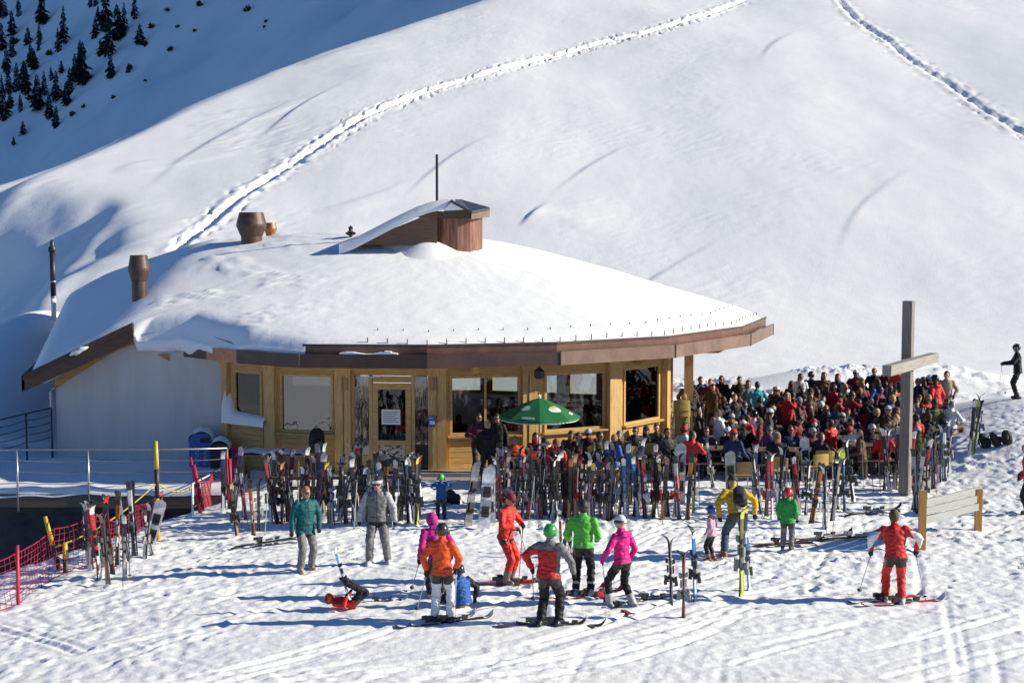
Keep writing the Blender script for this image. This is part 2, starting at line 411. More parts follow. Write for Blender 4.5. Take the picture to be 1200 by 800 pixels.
# ------------------------------------------------------------------ the restaurant
def wood(name, col, rough=.6, var=.32, stretch=(1.2, 1.2, 9)): return mat(name, col, rough, var, 3.0, .15, 30, stretch=stretch)
PINE = wood('pine_wood', (.54, .33, .11)); PINE_H = wood('pine_wood_boards', (.50, .30, .10), stretch=(1, 1, 14))
PINE_V = wood('pine_posts', (.55, .34, .12), stretch=(9, 9, .8))
DARKWOOD = wood('weathered_dark_wood', (.075, .045, .032), .7)
COPPER = mat('brown_copper_sheet', (.17, .085, .06), .42, .35, 2.2, .05, 20, metal=.35)
COPPER_D = mat('dark_copper_sheet', (.085, .05, .04), .5, .3, 1.6, .05, 20, metal=.25)
COPPER_B = mat('bright_copper_sheet', (.42, .17, .09), .4, .25, 9, .1, 30, metal=.4)
PLASTER = mat('white_plaster', (.58, .56, .53), .85, .09, 1.1, .25, 90, stretch=(1.6, 1.6, .35))
BLACK = mat('black_metal', (.02, .02, .022), .45, .2, 8)
STEEL = mat('galvanised_steel', (.42, .43, .45), .35, .15, 10, metal=.7)
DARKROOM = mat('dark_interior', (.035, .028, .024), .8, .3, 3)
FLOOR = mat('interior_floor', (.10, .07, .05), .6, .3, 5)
GLASSM = bpy.data.materials.new('window_glass'); GLASSM.use_nodes = True
t = GLASSM.node_tree; t.nodes.remove(t.nodes['Principled BSDF'])
gl = t.nodes.new('ShaderNodeBsdfGlossy'); gl.inputs['Roughness'].default_value = .015; gl.inputs['Color'].default_value = (.85, .88, .9, 1)
tr = t.nodes.new('ShaderNodeBsdfTransparent'); tr.inputs['Color'].default_value = (.62, .66, .66, 1)
mx = t.nodes.new('ShaderNodeMixShader')
fr = t.nodes.new('ShaderNodeFresnel'); fr.inputs['IOR'].default_value = 1.65
nz = t.nodes.new('ShaderNodeTexNoise'); nz.inputs['Scale'].default_value = .9; bp = t.nodes.new('ShaderNodeBump'); bp.inputs['Strength'].default_value = .06; bp.inputs['Distance'].default_value = .05
t.links.new(nz.outputs[0], bp.inputs['Height']); t.links.new(bp.outputs[0], gl.inputs['Normal'])
t.links.new(fr.outputs[0], mx.inputs[0]); t.links.new(tr.outputs[0], mx.inputs[1]); t.links.new(gl.outputs[0], mx.inputs[2])
t.links.new(mx.outputs[0], t.nodes['Material Output'].inputs[0])
MIRROR = bpy.data.materials.new('sun_control_glass'); MIRROR.use_nodes = True
t = MIRROR.node_tree; p = t.nodes['Principled BSDF']
gl = t.nodes.new('ShaderNodeBsdfGlossy'); gl.inputs['Roughness'].default_value = .02; gl.inputs['Color'].default_value = (.33, .325, .32, 1)
tr = t.nodes.new('ShaderNodeBsdfTransparent'); tr.inputs['Color'].default_value = (.5, .5, .5, 1); mx = t.nodes.new('ShaderNodeMixShader'); mx.inputs[0].default_value = .55
nz = t.nodes.new('ShaderNodeTexNoise'); nz.inputs['Scale'].default_value = 2.6; bp = t.nodes.new('ShaderNodeBump'); bp.inputs['Strength'].default_value = .25; bp.inputs['Distance'].default_value = .05
t.links.new(nz.outputs[0], bp.inputs['Height']); t.links.new(bp.outputs[0], gl.inputs['Normal'])
t.links.new(tr.outputs[0], mx.inputs[1]); t.links.new(gl.outputs[0], mx.inputs[2]); t.links.new(mx.outputs[0], t.nodes['Material Output'].inputs[0])

HO = Vector((-2, 48, 0))
house = thing('mountain_restaurant', 'round timber mountain restaurant with deep snow on its broad roof', 'restaurant', HO)
def hpart(mb, name, mats, parent=None, smooth=False):
    """world-space shape -> part of the house (parents below house sit at its origin)"""
    mb2 = mb; mb2.v = [(a - HO.x, b - HO.y, c - HO.z) for a, b, c in mb2.v]
    return mb2.build(name, mats, parent or house, smooth)

# footprint of the roof, counter-clockwise from the right-hand end
def xy(px, Y): p = at(px, 400, Y); return (p.x, Y)
A = (-14.2, 42.9); B = (-10.97, 42.9); V = (-9.5, 42.75)
FRONT = [xy(906, 50.8), xy(880, 46.4), xy(792, 42.4), xy(657, 40.2), xy(500, 39.3), xy(350, 39.5), xy(280, 40.7)]
FOOT = FRONT + [V, B, A, (-17.3, 57.5), (-10, 62), (1, 61.5), (7.2, 57)]
def edge_plane(p, q, z0, s):
    ex, ey = q[0] - p[0], q[1] - p[1]; L = math.hypot(ex, ey); nx_, ny_ = -ey / L, ex / L
    cx, cy = -2 - p[0], 50 - p[1]
    if nx_ * cx + ny_ * cy < 0: nx_, ny_ = -nx_, -ny_
    return lambda x, y: z0 + s * ((x - p[0]) * nx_ + (y - p[1]) * ny_)
EP = []
for i in range(len(FRONT) - 2):
    EP.append(edge_plane(FRONT[i], FRONT[i + 1], 3.52, [.31, .29, .272, .258, .258, .265][i]))
_wd = Vector((B[0] - FRONT[5][0], B[1] - FRONT[5][1])); _wl = _wd.length; _wd.normalize()
EP.append(lambda x, y: 3.5 + .42 * ((x - FRONT[5][0]) * _wd.x + (y - FRONT[5][1]) * _wd.y) / _wl + .60 * ((x - FRONT[5][0]) * _wd.y - (y - FRONT[5][1]) * _wd.x))
EP.append(edge_plane(FRONT[5], FRONT[6], 3.84, .265))
EP.append(edge_plane((7.2, 57), FRONT[0], 3.55, .33)); EP.append(edge_plane((1, 61.5), (7.2, 57), 3.5, .33)); EP.append(edge_plane((-10, 62), (1, 61.5), 3.5, .30))
LEFT = lambda x, y: 3.92 + .50 * (x + 10.97) + .21 * (y - 42.9)
RIGHT = lambda x, y: 3.92 - .47 * (x + 10.97) + .21 * (y - 42.9)
def roof_h(x, y):
    x = np.asarray(x, float); y = np.asarray(y, float); k = .22
    h = EP[0](x, y)
    for e in EP[1:]: h = -smax(-h, -e(x, y), k)
    h = -smax(-h, -LEFT(x, y), .10)
    return np.minimum(h, 6.25 + .03 * (h - 6.25))
CX, CY = -2.5, 50.3
def boundary(poly, n=22):
    out = []
    for i in range(len(poly)):
        p, q = poly[i], poly[(i + 1) % len(poly)]
        for k in range(n): t_ = k / n; out.append((p[0] + (q[0] - p[0]) * t_, p[1] + (q[1] - p[1]) * t_))
    return np.array(out)
def inset(poly, d):
    return [(p[0] + (CX - p[0]) / math.hypot(CX - p[0], CY - p[1]) * d, p[1] + (CY - p[1]) / math.hypot(CX - p[0], CY - p[1]) * d) for p in poly]
# snow blanket: set back from the gutter on the right, hanging over it on the left
ins = [.34, .34, .34, .34, .34, .30, .09, -.10, .05, .16, 0, 0, 0, .2]
SF = [inset([p], d)[0] for p, d in zip(FOOT, ins)]
bd = boundary(SF, 30); NB = len(bd); NT = 90
ts = 1 - (1 - np.linspace(0, 1, NT)) ** 1.5
X = CX + (bd[None, :, 0] - CX) * ts[:, None]; Y = CY + (bd[None, :, 1] - CY) * ts[:, None]
rag = .05 * fbm(X / .8, Y / .8, 201, 3)
dedge = (1 - ts[:, None]) * np.hypot(bd[None, :, 0] - CX, bd[None, :, 1] - CY)
snowd = .20 + .03 * fbm(X / 3.0, Y / 3.0, 203, 3)
# wind-worked surface on the left third, smoother to the right
rough = sstep(-4.5, -9, X)
a_ = R(-24); u_ = X * math.cos(a_) + Y * math.sin(a_); v_ = -X * math.sin(a_) + Y * math.cos(a_)
work = .19 * np.abs(fbm(u_ / 1.3, v_ / .34, 205, 3)) * (.06 + .94 * rough * sstep(-.1, .3, fbm(X / 2, Y / 2, 207, 2)) * sstep(.3, 1.2, dedge) * sstep(-11.3, -10.3, X)) + .012 * fbm(X / .5, Y / .5, 209, 2)
Zr = roof_h(X, Y) + snowd + work - .22 * np.exp(-(dedge / .22) ** 1.3)
over = sstep(-10.98, -10.85, bd[:, 0]) * sstep(-7.3, -8.0, bd[:, 0]) * (bd[:, 1] < 45)
Zr = Zr - over[None, :] * (.30 * np.exp(-(dedge / .35) ** 2))
rows = [[(X[i, j % NB], Y[i, j % NB], Zr[i, j % NB]) for j in range(NB + 1)] for i in range(NT)]
lastx, lasty, lastz = X[-1], Y[-1], Zr[-1]
wob = .03 * fbm(bd[:, 0] / .3, bd[:, 1] / .3, 211, 3)
sk = []
for j in range(NB + 1):
    j = j % NB; ov = over[j] * max(.02, lastz[j] - .16 - (3.16 + .20 * float(sstep(-9.3, -8.7, bd[j, 0]))) + .16 * float(sstep(-8.6, -9.3, bd[j, 0])) * fbm(bd[j:j + 1, 0] / .5, bd[j:j + 1, 1], 213, 2)[0])
    sk.append((lastx[j], lasty[j], lastz[j] - .16 - abs(wob[j]) - ov))
sk2 = [(CX + (p[0] - CX) * .965, CY + (p[1] - CY) * .965, p[2] - .03) for p in sk]
rows += [sk, sk2]
mb = MB(); mb.grid(rows)
roof_mb = MB()
# roof deck under the snow
dk = boundary(FOOT, 6); tt = np.linspace(0, 1, 14)
rows = [[(CX + (p[0] - CX) * s_ * .985, CY + (p[1] - CY) * s_ * .985, float(roof_h(CX + (p[0] - CX) * s_ * .985, CY + (p[1] - CY) * s_ * .985)) - .14) for p in list(dk) + [dk[0]]] for s_ in tt]
roof_mb.grid(rows)
roof = hpart(roof_mb, 'roof', DARKWOOD)
snow = hpart(mb, 'roof_snow', SNOW_SMOOTH, roof, True)

# fascia: outer gutter box, and an upper band set back, following the front of the roof
def band(poly, z0, z1, th, mb, m=0):
    for p, q in zip(poly[:-1], poly[1:]):
        mid = ((p[0] + q[0]) / 2, (p[1] + q[1]) / 2); v = Vector((CX - mid[0], CY - mid[1])); e = Vector((q[0] - p[0], q[1] - p[1])).normalized()
        n = Vector((-e.y, e.x)); n = n if n.dot(v) > 0 else -n
        pp = [(p[0], p[1]), (q[0], q[1]), (q[0] + n.x * th, q[1] + n.y * th), (p[0] + n.x * th, p[1] + n.y * th)]
        mb.prism([(a, b, z0) for a, b in pp], (0, 0, z1 - z0), m)
def lerp2(p, q, t_): return (p[0] + (q[0] - p[0]) * t_, p[1] + (q[1] - p[1]) * t_)
mb = MB(); band(FRONT[:4], 3.0, 3.37, .05, mb, 0); mb2 = MB(); band(FRONT[3:7], 3.0, 3.37, .05, mb2)
mb3 = MB(); c1 = lerp2(FRONT[-1], V, .05); c2 = lerp2(FRONT[-1], V, .78); band([FRONT[-1], c1], 3.0, 3.37, .05, mb2)
band([c1, lerp2(FRONT[-1], V, .58)], 3.0, 3.36, .05, mb3); mb4 = MB(); band([lerp2(FRONT[-1], V, .58), V], 3.0, 3.35, .05, mb4); hpart(mb4, 'gutter', COPPER_D, roof)
GUT_R = mat('gutter_copper_paler', (.20, .125, .095), .5, .3, 1.4, .05, 20, metal=.2)  # paler copper for the right-hand gutter run and the cap's right fascia
hpart(mb, 'gutter', GUT_R, roof); hpart(mb2, 'gutter', COPPER_D, roof); hpart(mb3, 'gutter', COPPER_B, roof)
UP = inset(FRONT[:6], .26); UP[-1] = lerp2(UP[-2], UP[-1], .98)
mb = MB(); band(UP, 3.32, 3.60, .06, mb); hpart(mb, 'upper_fascia', COPPER, roof)
mb = MB(); UPL = inset(FRONT[:6], .235); band(UPL, 3.56, 3.62, .03, mb); hpart(mb, 'fascia_lip', BLACK if False else COPPER_D, roof)
# snow lying in the gutter
mb = MB()
for k in range(9):
    p = lerp2(FRONT[5], FRONT[4], .32 + k * .05); q = lerp2(FRONT[5], FRONT[4], .32 + (k + 1) * .05)
    mb.bar((p[0], p[1] + .12, 3.36 + .03 * math.sin(k * 1.1)), (q[0], q[1] + .12, 3.36 + .03 * math.sin(k * 1.1 + 1.1)), .2, .08 + .05 * (k == 7))
hpart(mb, 'gutter_snow', SNOW_SMOOTH, roof)
# seams in the copper: narrow standing joints
seam = MB().box((0, 0, 0), (.03, .03, .38)).mesh('seam', COPPER_D)
for i in range(6):
    n = 1
    for k in range(n):
        p = lerp2(FRONT[i], FRONT[i + 1], k / n); o = link('seam', seam, roof, Vector((p[0], p[1] - .005, 3.185)) - HO, (0, 0, math.atan2(FRONT[i + 1][1] - FRONT[i][1], FRONT[i + 1][0] - FRONT[i][0])))
# snow hooks along the edge, little black pins
pin = MB().lathe((0, 0, 0), [(.014, -.12), (.014, .03), (.006, .04)], 6).mesh('snow_hook', BLACK)
hookp = []
for row_d, n in ((.55, 34), (1.35, 24)):
    ring = boundary(inset(FRONT[:6], row_d), 1)[:6]
    seg = [np.hypot(*(ring[i + 1] - ring[i])) for i in range(5)]; tot = sum(seg)
    for k in range(n):
        s_ = (k + .5) / n * tot * .93; i = 0
        while i < 4 and s_ > seg[i]: s_ -= seg[i]; i += 1
        p = ring[i] + (ring[i + 1] - ring[i]) * min(1, s_ / seg[i])
        hookp.append(p)
for p in hookp: link('snow_hook', pin, roof, Vector((p[0], p[1], float(roof_h(p[0], p[1])) + .21)) - HO)
# soffit boards
mb = MB(); rows = []
WALLIN = inset(FOOT[:8], 2.2)
rows = [[(p[0], p[1], 3.04) for p in inset(FOOT[:8], .05)], [(p[0], p[1], 3.08) for p in WALLIN]]
mb.grid(rows); mb.v += []; hpart(mb, 'soffit', PINE, roof)
# rafter tails
tail_px = [(182, 42.9), (560, 39.75), (862, 46.2), (770, 42.6)]
for px, Y_ in tail_px:
    p = at(px, 430, Y_); mb = MB(); d = Vector((CX - p.x, CY - p.y, 0)).normalized(); s_ = d.cross(Vector((0, 0, 1)))
    q = Vector((p.x, p.y, 3.03)) + d * .1
    mb.prism([q - s_ * .09 + d * 0, q - s_ * .09 + d * 1.6, q - s_ * .09 + d * 1.6 - Vector((0, 0, .30)), q - s_ * .09 + d * .45 - Vector((0, 0, .26))], s_ * .18)
    hpart(mb, 'rafter_tail', PINE, roof)

# gable on the left: white wall, tan lining board, dark verge boards
gw = MB(); zb = -.45
gp = lambda px, Y_: at(px, 400, Y_).x
xl, xr = gp(64, 44.0), gp(266, 42.7)
def gy(x): return 44.0 + (42.7 - 44.0) * (x - xl) / (xr - xl)
def under(x, y): return float(roof_h(x, max(y, 42.95))) - .18
pts = []
for k in range(25):
    x = xl + (xr - xl) * k / 24; pts.append((x, gy(x), min(under(x, gy(x)), 3.62 - .14 * max(0, x - B[0]))))
poly = [(xl, gy(xl), zb), (xr, gy(xr), zb)] + pts[::-1]
gw.prism(poly, (.02, .2, 0))
hpart(gw, 'plaster_wall', PLASTER)
mb = MB()
for k in range(13):
    p, q = pts[k], pts[k + 1] if k < 24 else pts[k]
    mb.prism([(p[0], p[1] - .06, p[2] - .72 + .035 * k), (q[0], q[1] - .06, q[2] - .72 + .035 * (k + 1)), (q[0], q[1] - .06, q[2] + .02), (p[0], p[1] - .06, p[2] + .02)], (0, .05, 0))
hpart(mb, 'lining_board', PINE_H)
mb = MB()
za, zbb = 2.40, 3.92
mb.prism([(A[0] - .05, 42.9, za - .46), (B[0], 42.9, zbb - .50), (B[0], 42.9, zbb + .04), (A[0] - .05, 42.9, za + .03)], (0, .07, 0))
mb.prism([(A[0] + .0, 42.84, za - .10), (B[0] - .02, 42.84, zbb - .13), (B[0] - .02, 42.84, zbb + .06), (A[0] + .0, 42.84, za + .06)], (0, .058, 0))
mb.prism([(A[0] - .05, 42.9, za - .38), (A[0] - .05, 42.9, za + .03), (-17.2, 57.2, 2.6), (-17.2, 57.2, 2.2)], (.08, 0, 0))
hpart(mb, 'verge_board', DARKWOOD, roof)
mb = MB(); mb.prism([(A[0], 42.97, za - .36), (B[0], 42.97, zbb - .34), (B[0], 44.1, zbb - .34), (A[0], 44.1, za - .36)], (0, 0, .03)); hpart(mb, 'verge_soffit', PINE, roof)
mb = MB()
mb.tube([(-12.8 + .09 * k, 42.80, 3.03 + .043 * k + .02 * math.sin(k * 2)) for k in range(7)], [.02, .06, .085, .07, .075, .05, .015], 8)
hpart(mb, 'verge_snow', SNOW_SMOOTH, roof, True)
mb = MB(); mb.tube([(xl + .04, 43.8, 2.0), (xl - .1, 43.85, 1.85), (xl - .1, 43.85, -.4)], .045, 8); hpart(mb, 'downpipe', STEEL)

# timber facade
F = [xy(265, 42.5), xy(317, 41.5), xy(402, 40.9), xy(512, 40.6), xy(620, 41.1), xy(719, 42.3), xy(780, 44.4), (5.15, 48.4), (5.0, 53.0), (3.6, 57.6), (-1, 59.2), (-9, 58.8), (-13.2, 55)]
FN = []
def seg_frame(i):
    p, q = Vector((*F[i], 0)), Vector((*F[i + 1], 0)); e = (q - p); L = e.length; e.normalize(); n = Vector((e.y, -e.x, 0))
    return p, e, n, L          # n points outwards (towards the viewer in front)
def upx(i, px):
    p, e, n, L = seg_frame(i); d = ray(px, 450); d = Vector((d.x, d.y, 0)); c = Vector((CAM.x, CAM.y, 0))
    # p + e*u = c + d*s
    det = e.x * -d.y + d.x * e.y; rx, ry = c.x - p.x, c.y - p.y
    return (rx * -d.y + d.x * ry) / det
def panel(mb, i, u0, u1, z0, z1, off=0.0, th=.14, m=0):
    p, e, n, L = seg_frame(i); a = p + e * u0 + n * off; b = p + e * u1 + n * off
    mb.prism([(a.x, a.y, z0), (b.x, b.y, z0), (b.x, b.y, z1), (a.x, a.y, z1)], -n * th, m)
def make_window(i, u0, u1, z0, z1, mirror=False, frame=.07, mull=None):
    mb = MB(); f = frame
    panel(mb, i, u0, u1, z1 - f, z1, .02, .12); panel(mb, i, u0, u1, z0, z0 + f, .02, .12)
    panel(mb, i, u0, u0 + f, z0 + f, z1 - f, .02, .12); panel(mb, i, u1 - f, u1, z0 + f, z1 - f, .02, .12)
    if mull: panel(mb, i, mull - .03, mull + .03, z0 + f, z1 - f, .018, .10)
    wo = hpart(mb, 'window', PINE)
    mb = MB(); panel(mb, i, u0 + f + .001, u1 - f - .001, z0 + f + .001, z1 - f - .001, -.04, .012); hpart(mb, 'pane', MIRROR if mirror else GLASSM, wo)
    return wo
HEAD, SILL, TOP = 2.66, .98, 3.06
wpx = {0: (274, 307), 1: (328, 391), 3: (527, 610), 4: (638, 709), 5: (731, 773)}
for i in range(12):
    p, e, n, L = seg_frame(i)
    lo = 0.0
    mbw = MB(); mbp = MB()
    if i == 2:
        panel(mbw, i, 0, L, HEAD, TOP, .0, .14)
        hpart(mbw, 'lintel', PINE_H); continue
    back = i >= 8
    if i in wpx: u0, u1 = upx(i, wpx[i][0]), upx(i, wpx[i][1])
    else: u0, u1 = L * .12, L * .88
    sill = 1.25 if i == 0 else SILL
    panel(mbw, i, 0, L, HEAD, TOP, 0, .14); hpart(mbw, 'lintel', PINE_H)
    if back:
        mbw = MB(); panel(mbw, i, 0, L, -.4, .12, 0, .14); sill = .12
        npier = 3
        for k in range(npier + 1):
            c = L * k / npier; panel(mbw, i, max(0, c - .28), min(L, c + .28), sill, HEAD, 0, .14)
        hpart(mbw, 'wall', PINE_H); continue
    # boards under the window, grooves between planks
    z = -.4; zz = [-.4, .0]
    mbw = MB(); k = 0
    while z < sill - .02:
        z1 = min(z + .155, sill); panel(mbw, i, u0 - .02, u1 + .02, z + .004, z1 - .006, .0 if k % 2 else .004, .10); z = z1; k += 1
    panel(mbw, i, u0 - .02, u1 + .02, -.4, sill - .01, -.03, .10); hpart(mbw, 'apron_boards', PINE_H)
    mbs = MB(); panel(mbs, i, u0 - .06, u1 + .06, sill - .035, sill + .02, .14, .26); hpart(mbs, 'window_sill', PINE_H)
    make_window(i, u0, u1, sill + .02, HEAD, mirror=i in (1,), mull=(u0 + (u1 - u0) * .5) if i in (3,) else None)
    # side cheeks between window and post
    mbw = MB()
    if u0 > .2: panel(mbw, i, .02, u0, -.4, HEAD, -.02, .1); hpart(mbw, 'side_boards', PINE_V); mbw = MB()
    if L - u1 > .2: panel(mbw, i, u1, L - .02, -.4, HEAD, -.02, .1); hpart(mbw, 'side_boards', PINE_V)
# posts at the corners
pw = [.22, .34, .46, .50, .42, .44, .30, .26, .26, .25, .25, .25, .25]
for i, (x, y) in enumerate(F):
    e = seg_frame(min(i, 11))[1]; mb = MB(); ang = math.atan2(e.y, e.x)
    if 0 < i < 12: e0 = seg_frame(i - 1)[1]; ang = math.atan2(e.y + e0.y, e.x + e0.x)
    w_ = pw[i]; mb.box((x, y, 1.33), (w_, .24, 3.46), ang); mb.box((x, y, 2.93), (w_ + .10, .30, .20), ang)
    hpart(mb, 'post', PINE_V)
    if i in (2, 3, 4): mb = MB(); mb.box((x, y - .14, 1.2), (.012, .02, 2.9), ang); hpart(mb, 'post_groove', DARKWOOD)
# free post before the right-hand corner
p = at(805, 480, 45.2); mb = MB(); mb.box((p.x, p.y, 1.4), (.17, .17, 3.3)); mb.box((p.x + .13, p.y - .02, 1.4), (.09, .13, 3.3)); hpart(mb, 'post', PINE_V)
# door between two side lights
def dpx(px): return upx(2, px)
mb = MB(); i = 2
panel(mb, i, dpx(414), dpx(432), -.1, .42, -.02, .1); panel(mb, i, dpx(432), dpx(436), -.1, HEAD, 0, .14); panel(mb, i, dpx(482), dpx(486), -.1, HEAD, 0, .14)
panel(mb, i, dpx(502), dpx(508), -.1, HEAD, -.01, .1); panel(mb, i, dpx(408), dpx(415), -.1, HEAD, -.01, .1)
hpart(mb, 'door_frame', PINE_V)
for a, b in ((415, 432), (486, 502)):
    mb = MB(); panel(mb, i, dpx(a), dpx(b), .1, HEAD - .02, -.05, .012); s_ = hpart(mb, 'side_light', MIRROR)
    if a == 486: mb = MB(); panel(mb, i, dpx(a), dpx(b), .15, .75, -.035, .012); hpart(mb, 'dark_panel', BLACK, s_)
mb = MB(); a, b = dpx(436.5), dpx(481.5)
panel(mb, i, a, a + .15, 0, 2.45, .015, .07); panel(mb, i, b - .15, b, 0, 2.45, .015, .07)
panel(mb, i, a + .15, b - .15, 2.28, 2.45, .015, .07); panel(mb, i, a + .15, b - .15, .72, .86, .015, .07); panel(mb, i, a + .15, b - .15, 0, .14, .015, .07)
door = hpart(mb, 'door', PINE)
mb = MB(); panel(mb, i, a + .151, b - .151, .861, 2.279, -.01, .012); hpart(mb, 'pane', GLASSM, door)
mb = MB(); panel(mb, i, a + .151, b - .151, .141, .719, -.01, .012); hpart(mb, 'pane', MIRROR, door)
mb = MB(); panel(mb, i, a, b, 2.47, 2.64, -.01, .06); hpart(mb, 'transom_board', PINE_H)
mb = MB(); pp, e, n, L = seg_frame(2); q = pp + e * (b - .07) + n * .05; mb.tube([(q.x, q.y, 1.05), (q.x + n.x * .05, q.y + n.y * .05, 1.05), (q.x + n.x * .05 - e.x * .12, q.y + n.y * .05 - e.y * .12, 1.05)], .012, 6); hpart(mb, 'handle', STEEL, door)
mb = MB(); panel(mb, i, dpx(430), dpx(446), 2.60, 2.64, .06, .05); hpart(mb, 'door_closer', STEEL, door)
# notice on the door glass, lines of print
WHITE = mat('white_paper', (.75, .75, .73), .8, .04, 4); INK = mat('printed_ink', (.12, .12, .14), .8, .1, 4)
mb = MB(); panel(mb, i, dpx(447), dpx(469), 1.30, 1.72, .012, .004); nb = hpart(mb, 'notice', WHITE, door)
mb = MB()
for k in range(6): panel(mb, i, dpx(449), dpx(467 - (k * 37 % 5)), 1.64 - k * .055, 1.655 - k * .055, .015, .002)
hpart(mb, 'print', INK, nb)
mb = MB(); q = at(506, 494, 40.43); mb.box((q.x, q.y, q.z), (.20, .01, .32)); pb = hpart(mb, 'poster', mat('poster_blue', (.10, .12, .30), .6, .3, 12))
mb = MB(); mb.box((q.x + .01, q.y - .008, q.z - .02), (.14, .005, .10)); mb.box((q.x - .02, q.y - .008, q.z + .10), (.10, .005, .03)); hpart(mb, 'poster_print', WHITE, pb)
for px in (406, 507): q = at(px, 450, 40.35); mb = MB(); mb.lathe((q.x, q.y + .08, q.z - .18), [(.03, 0), (.045, .02), (.045, .3), (.03, .34)], 8); hpart(mb, 'wall_lamp', mat('dull_lamp', (.30, .20, .10), .4, .2, 5))
q = at(632, 437, 40.6); mb = MB(); mb.lathe((q.x, q.y, q.z - .16), [(.09, 0), (.14, .05), (.14, .22), (.06, .30)], 10); mb.box((q.x, q.y, q.z + .2), (.05, .05, .2)); hpart(mb, 'floodlight', BLACK)
# floor and a bar counter inside
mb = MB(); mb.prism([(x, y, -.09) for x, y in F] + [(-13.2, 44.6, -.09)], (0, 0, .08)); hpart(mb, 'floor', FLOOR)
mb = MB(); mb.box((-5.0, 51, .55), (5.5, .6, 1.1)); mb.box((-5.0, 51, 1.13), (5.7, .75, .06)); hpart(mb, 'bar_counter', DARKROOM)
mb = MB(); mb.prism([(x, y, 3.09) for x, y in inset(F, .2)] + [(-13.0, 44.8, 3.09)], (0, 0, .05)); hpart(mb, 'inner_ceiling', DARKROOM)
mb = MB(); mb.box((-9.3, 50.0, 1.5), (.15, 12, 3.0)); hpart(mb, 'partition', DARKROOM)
# step before the door and snow ledge under the first window
mb = MB(); q = at(532, 570, 39.9); mb.box((q.x, 40.0, -.0), (3.0, .55, .22)); mb.box((q.x, 39.55, -.06), (3.2, .5, .14)); hpart(mb, 'step', mat('step_concrete', (.33, .31, .29), .8, .2, 4))
mb = MB(); pp, e, n, L = seg_frame(0)
n_ = 16; rows = [[], [], [], []]
for k in range(n_ + 1):
    u = .02 + (L - .1) * k / n_; a = pp + e * u; t_ = k / n_; hgt = .14 + .8 * max(0, 1 - t_ * 4.0) ** 2 + .10 * (1 - t_)
    for r_, (o_, hz) in enumerate(((-.02, hgt), (.10, hgt * .85), (.24, hgt * .35), (.27, -.12))): rows[r_].append((a.x + n.x * o_, a.y + n.y * o_, 1.26 + hz))
mb.grid(rows); hpart(mb, 'sill_snow', SNOW_SMOOTH, None, True)

# chimneys with flared copper heads, cupola, mast
def chimney(px, ytop, ybot, Y_, wpx_, m):
    s_ = Y_ / FPX; q = at(px, ybot, Y_); H_ = (ybot - ytop) * s_; r = wpx_ / 2 * s_; mb = MB()
    prof = [(r * .70, -.5), (r * .70, H_ * .30), (r * .76, H_ * .34), (r * 1.0, H_ * .60), (r * 1.0, H_ * .66), (r * .80, H_ * .99), (r * .74, H_ * 1.0), (r * .70, H_ * .9)]
    mb.lathe(q, prof, 32); o = hpart(mb, 'chimney', m, roof, False); return o
def zroof_px(px, Y_): p = at(px, 400, Y_); return float(roof_h(p.x, Y_)) + .2
CU_CH = mat('chimney_copper', (.085, .048, .038), .5, .5, 3.5, .06, 14, metal=.3, stretch=(3, 3, .7))
CU_CH2 = mat('chimney_bright_copper', (.30, .12, .05), .45, .3, 3.5, metal=.4)
chimney(295, 249, 289, 51.5, 35, CU_CH); chimney(317, 261, 280, 54.0, 15, CU_CH2); chimney(163.5, 299, 343, 46.4, 25, CU_CH)
q = at(411, 283, 50.5); mb = MB(); mb.lathe(q, [(.05, -.3), (.05, .2), (.16, .24), (.18, .30), (.08, .34), (.06, .42), (.09, .46), (.0, .55)], 10); hpart(mb, 'roof_finial', BLACK, roof)
# cupola: a shed dormer running up to a copper drum with an overhanging cap
Yc = 48.6
C = lambda px, py, dy=0: at(px, py, Yc + dy)
cup = MB(); cup.tube2([(Vector((C(528, 281).x, Yc + 1.1, C(528, 283).z - .4)), 1.02), (Vector((C(528, 281).x, Yc + 1.1, C(528, 251).z)), 1.02)], 14, 0, True)
cupola = hpart(cup, 'cupola', mat('cupola_copper', (.19, .085, .055), .5, .55, 2.5, .08, 8, metal=.3, stretch=(5, 5, .5)), roof)
mb = MB(); a0, a1, a2 = C(412, 287), C(505, 250), C(512, 287)
mb.prism([a0, a2, C(512, 250), a1], (0, 2.3, 0)); hpart(mb, 'dormer_side', mat('dormer_boards', (.13, .075, .045), .7, .3, 3, .2, 10, stretch=(1, 1, 9)), cupola)
mb = MB(); rows = []
for dy in (-.22, -.20, .5, 1.4, 2.5):
    row = []
    for px, py in ((398, 287), (415, 281), (440, 268), (465, 255), (488, 244), (505, 238), (520, 235), (534, 234.5)):
        th = 0 if dy == -.22 else 1
        p = C(px, py); row.append((p.x, Yc + dy, p.z - (.30 if not th else .06 * (dy > 2) - .04)))
    rows.append(row)
mb.grid(rows); hpart(mb, 'dormer_snow', SNOW_SMOOTH, cupola, True)
mb = MB(); mb.prism([C(488, 246), C(552, 249.5), C(552, 256), C(490, 255)], (0, .12, 0)); hpart(mb, 'cap_fascia', COPPER_D, cupola)
mb = MB(); mb.prism([C(519, 249, -.25), C(528, 236, -.25), C(553, 248, -.25), C(553, 256, -.25), C(519, 256, -.25)], (0, .1, 0)); hpart(mb, 'cap_gable', DARKWOOD, cupola)
mb = MB(); mb.prism([C(520, 247, -.27), C(529, 236.5, -.27), C(549, 245, -.27), C(540, 246, -.27)], (0, .015, 0)); hpart(mb, 'gable_snow', SNOW_SMOOTH, cupola)
mb = MB()
rA, rB = C(528, 234, -.4), C(553, 247.5, -.4); rC, rD = C(540, 233.5, 1.2), C(574, 243, 1.2)
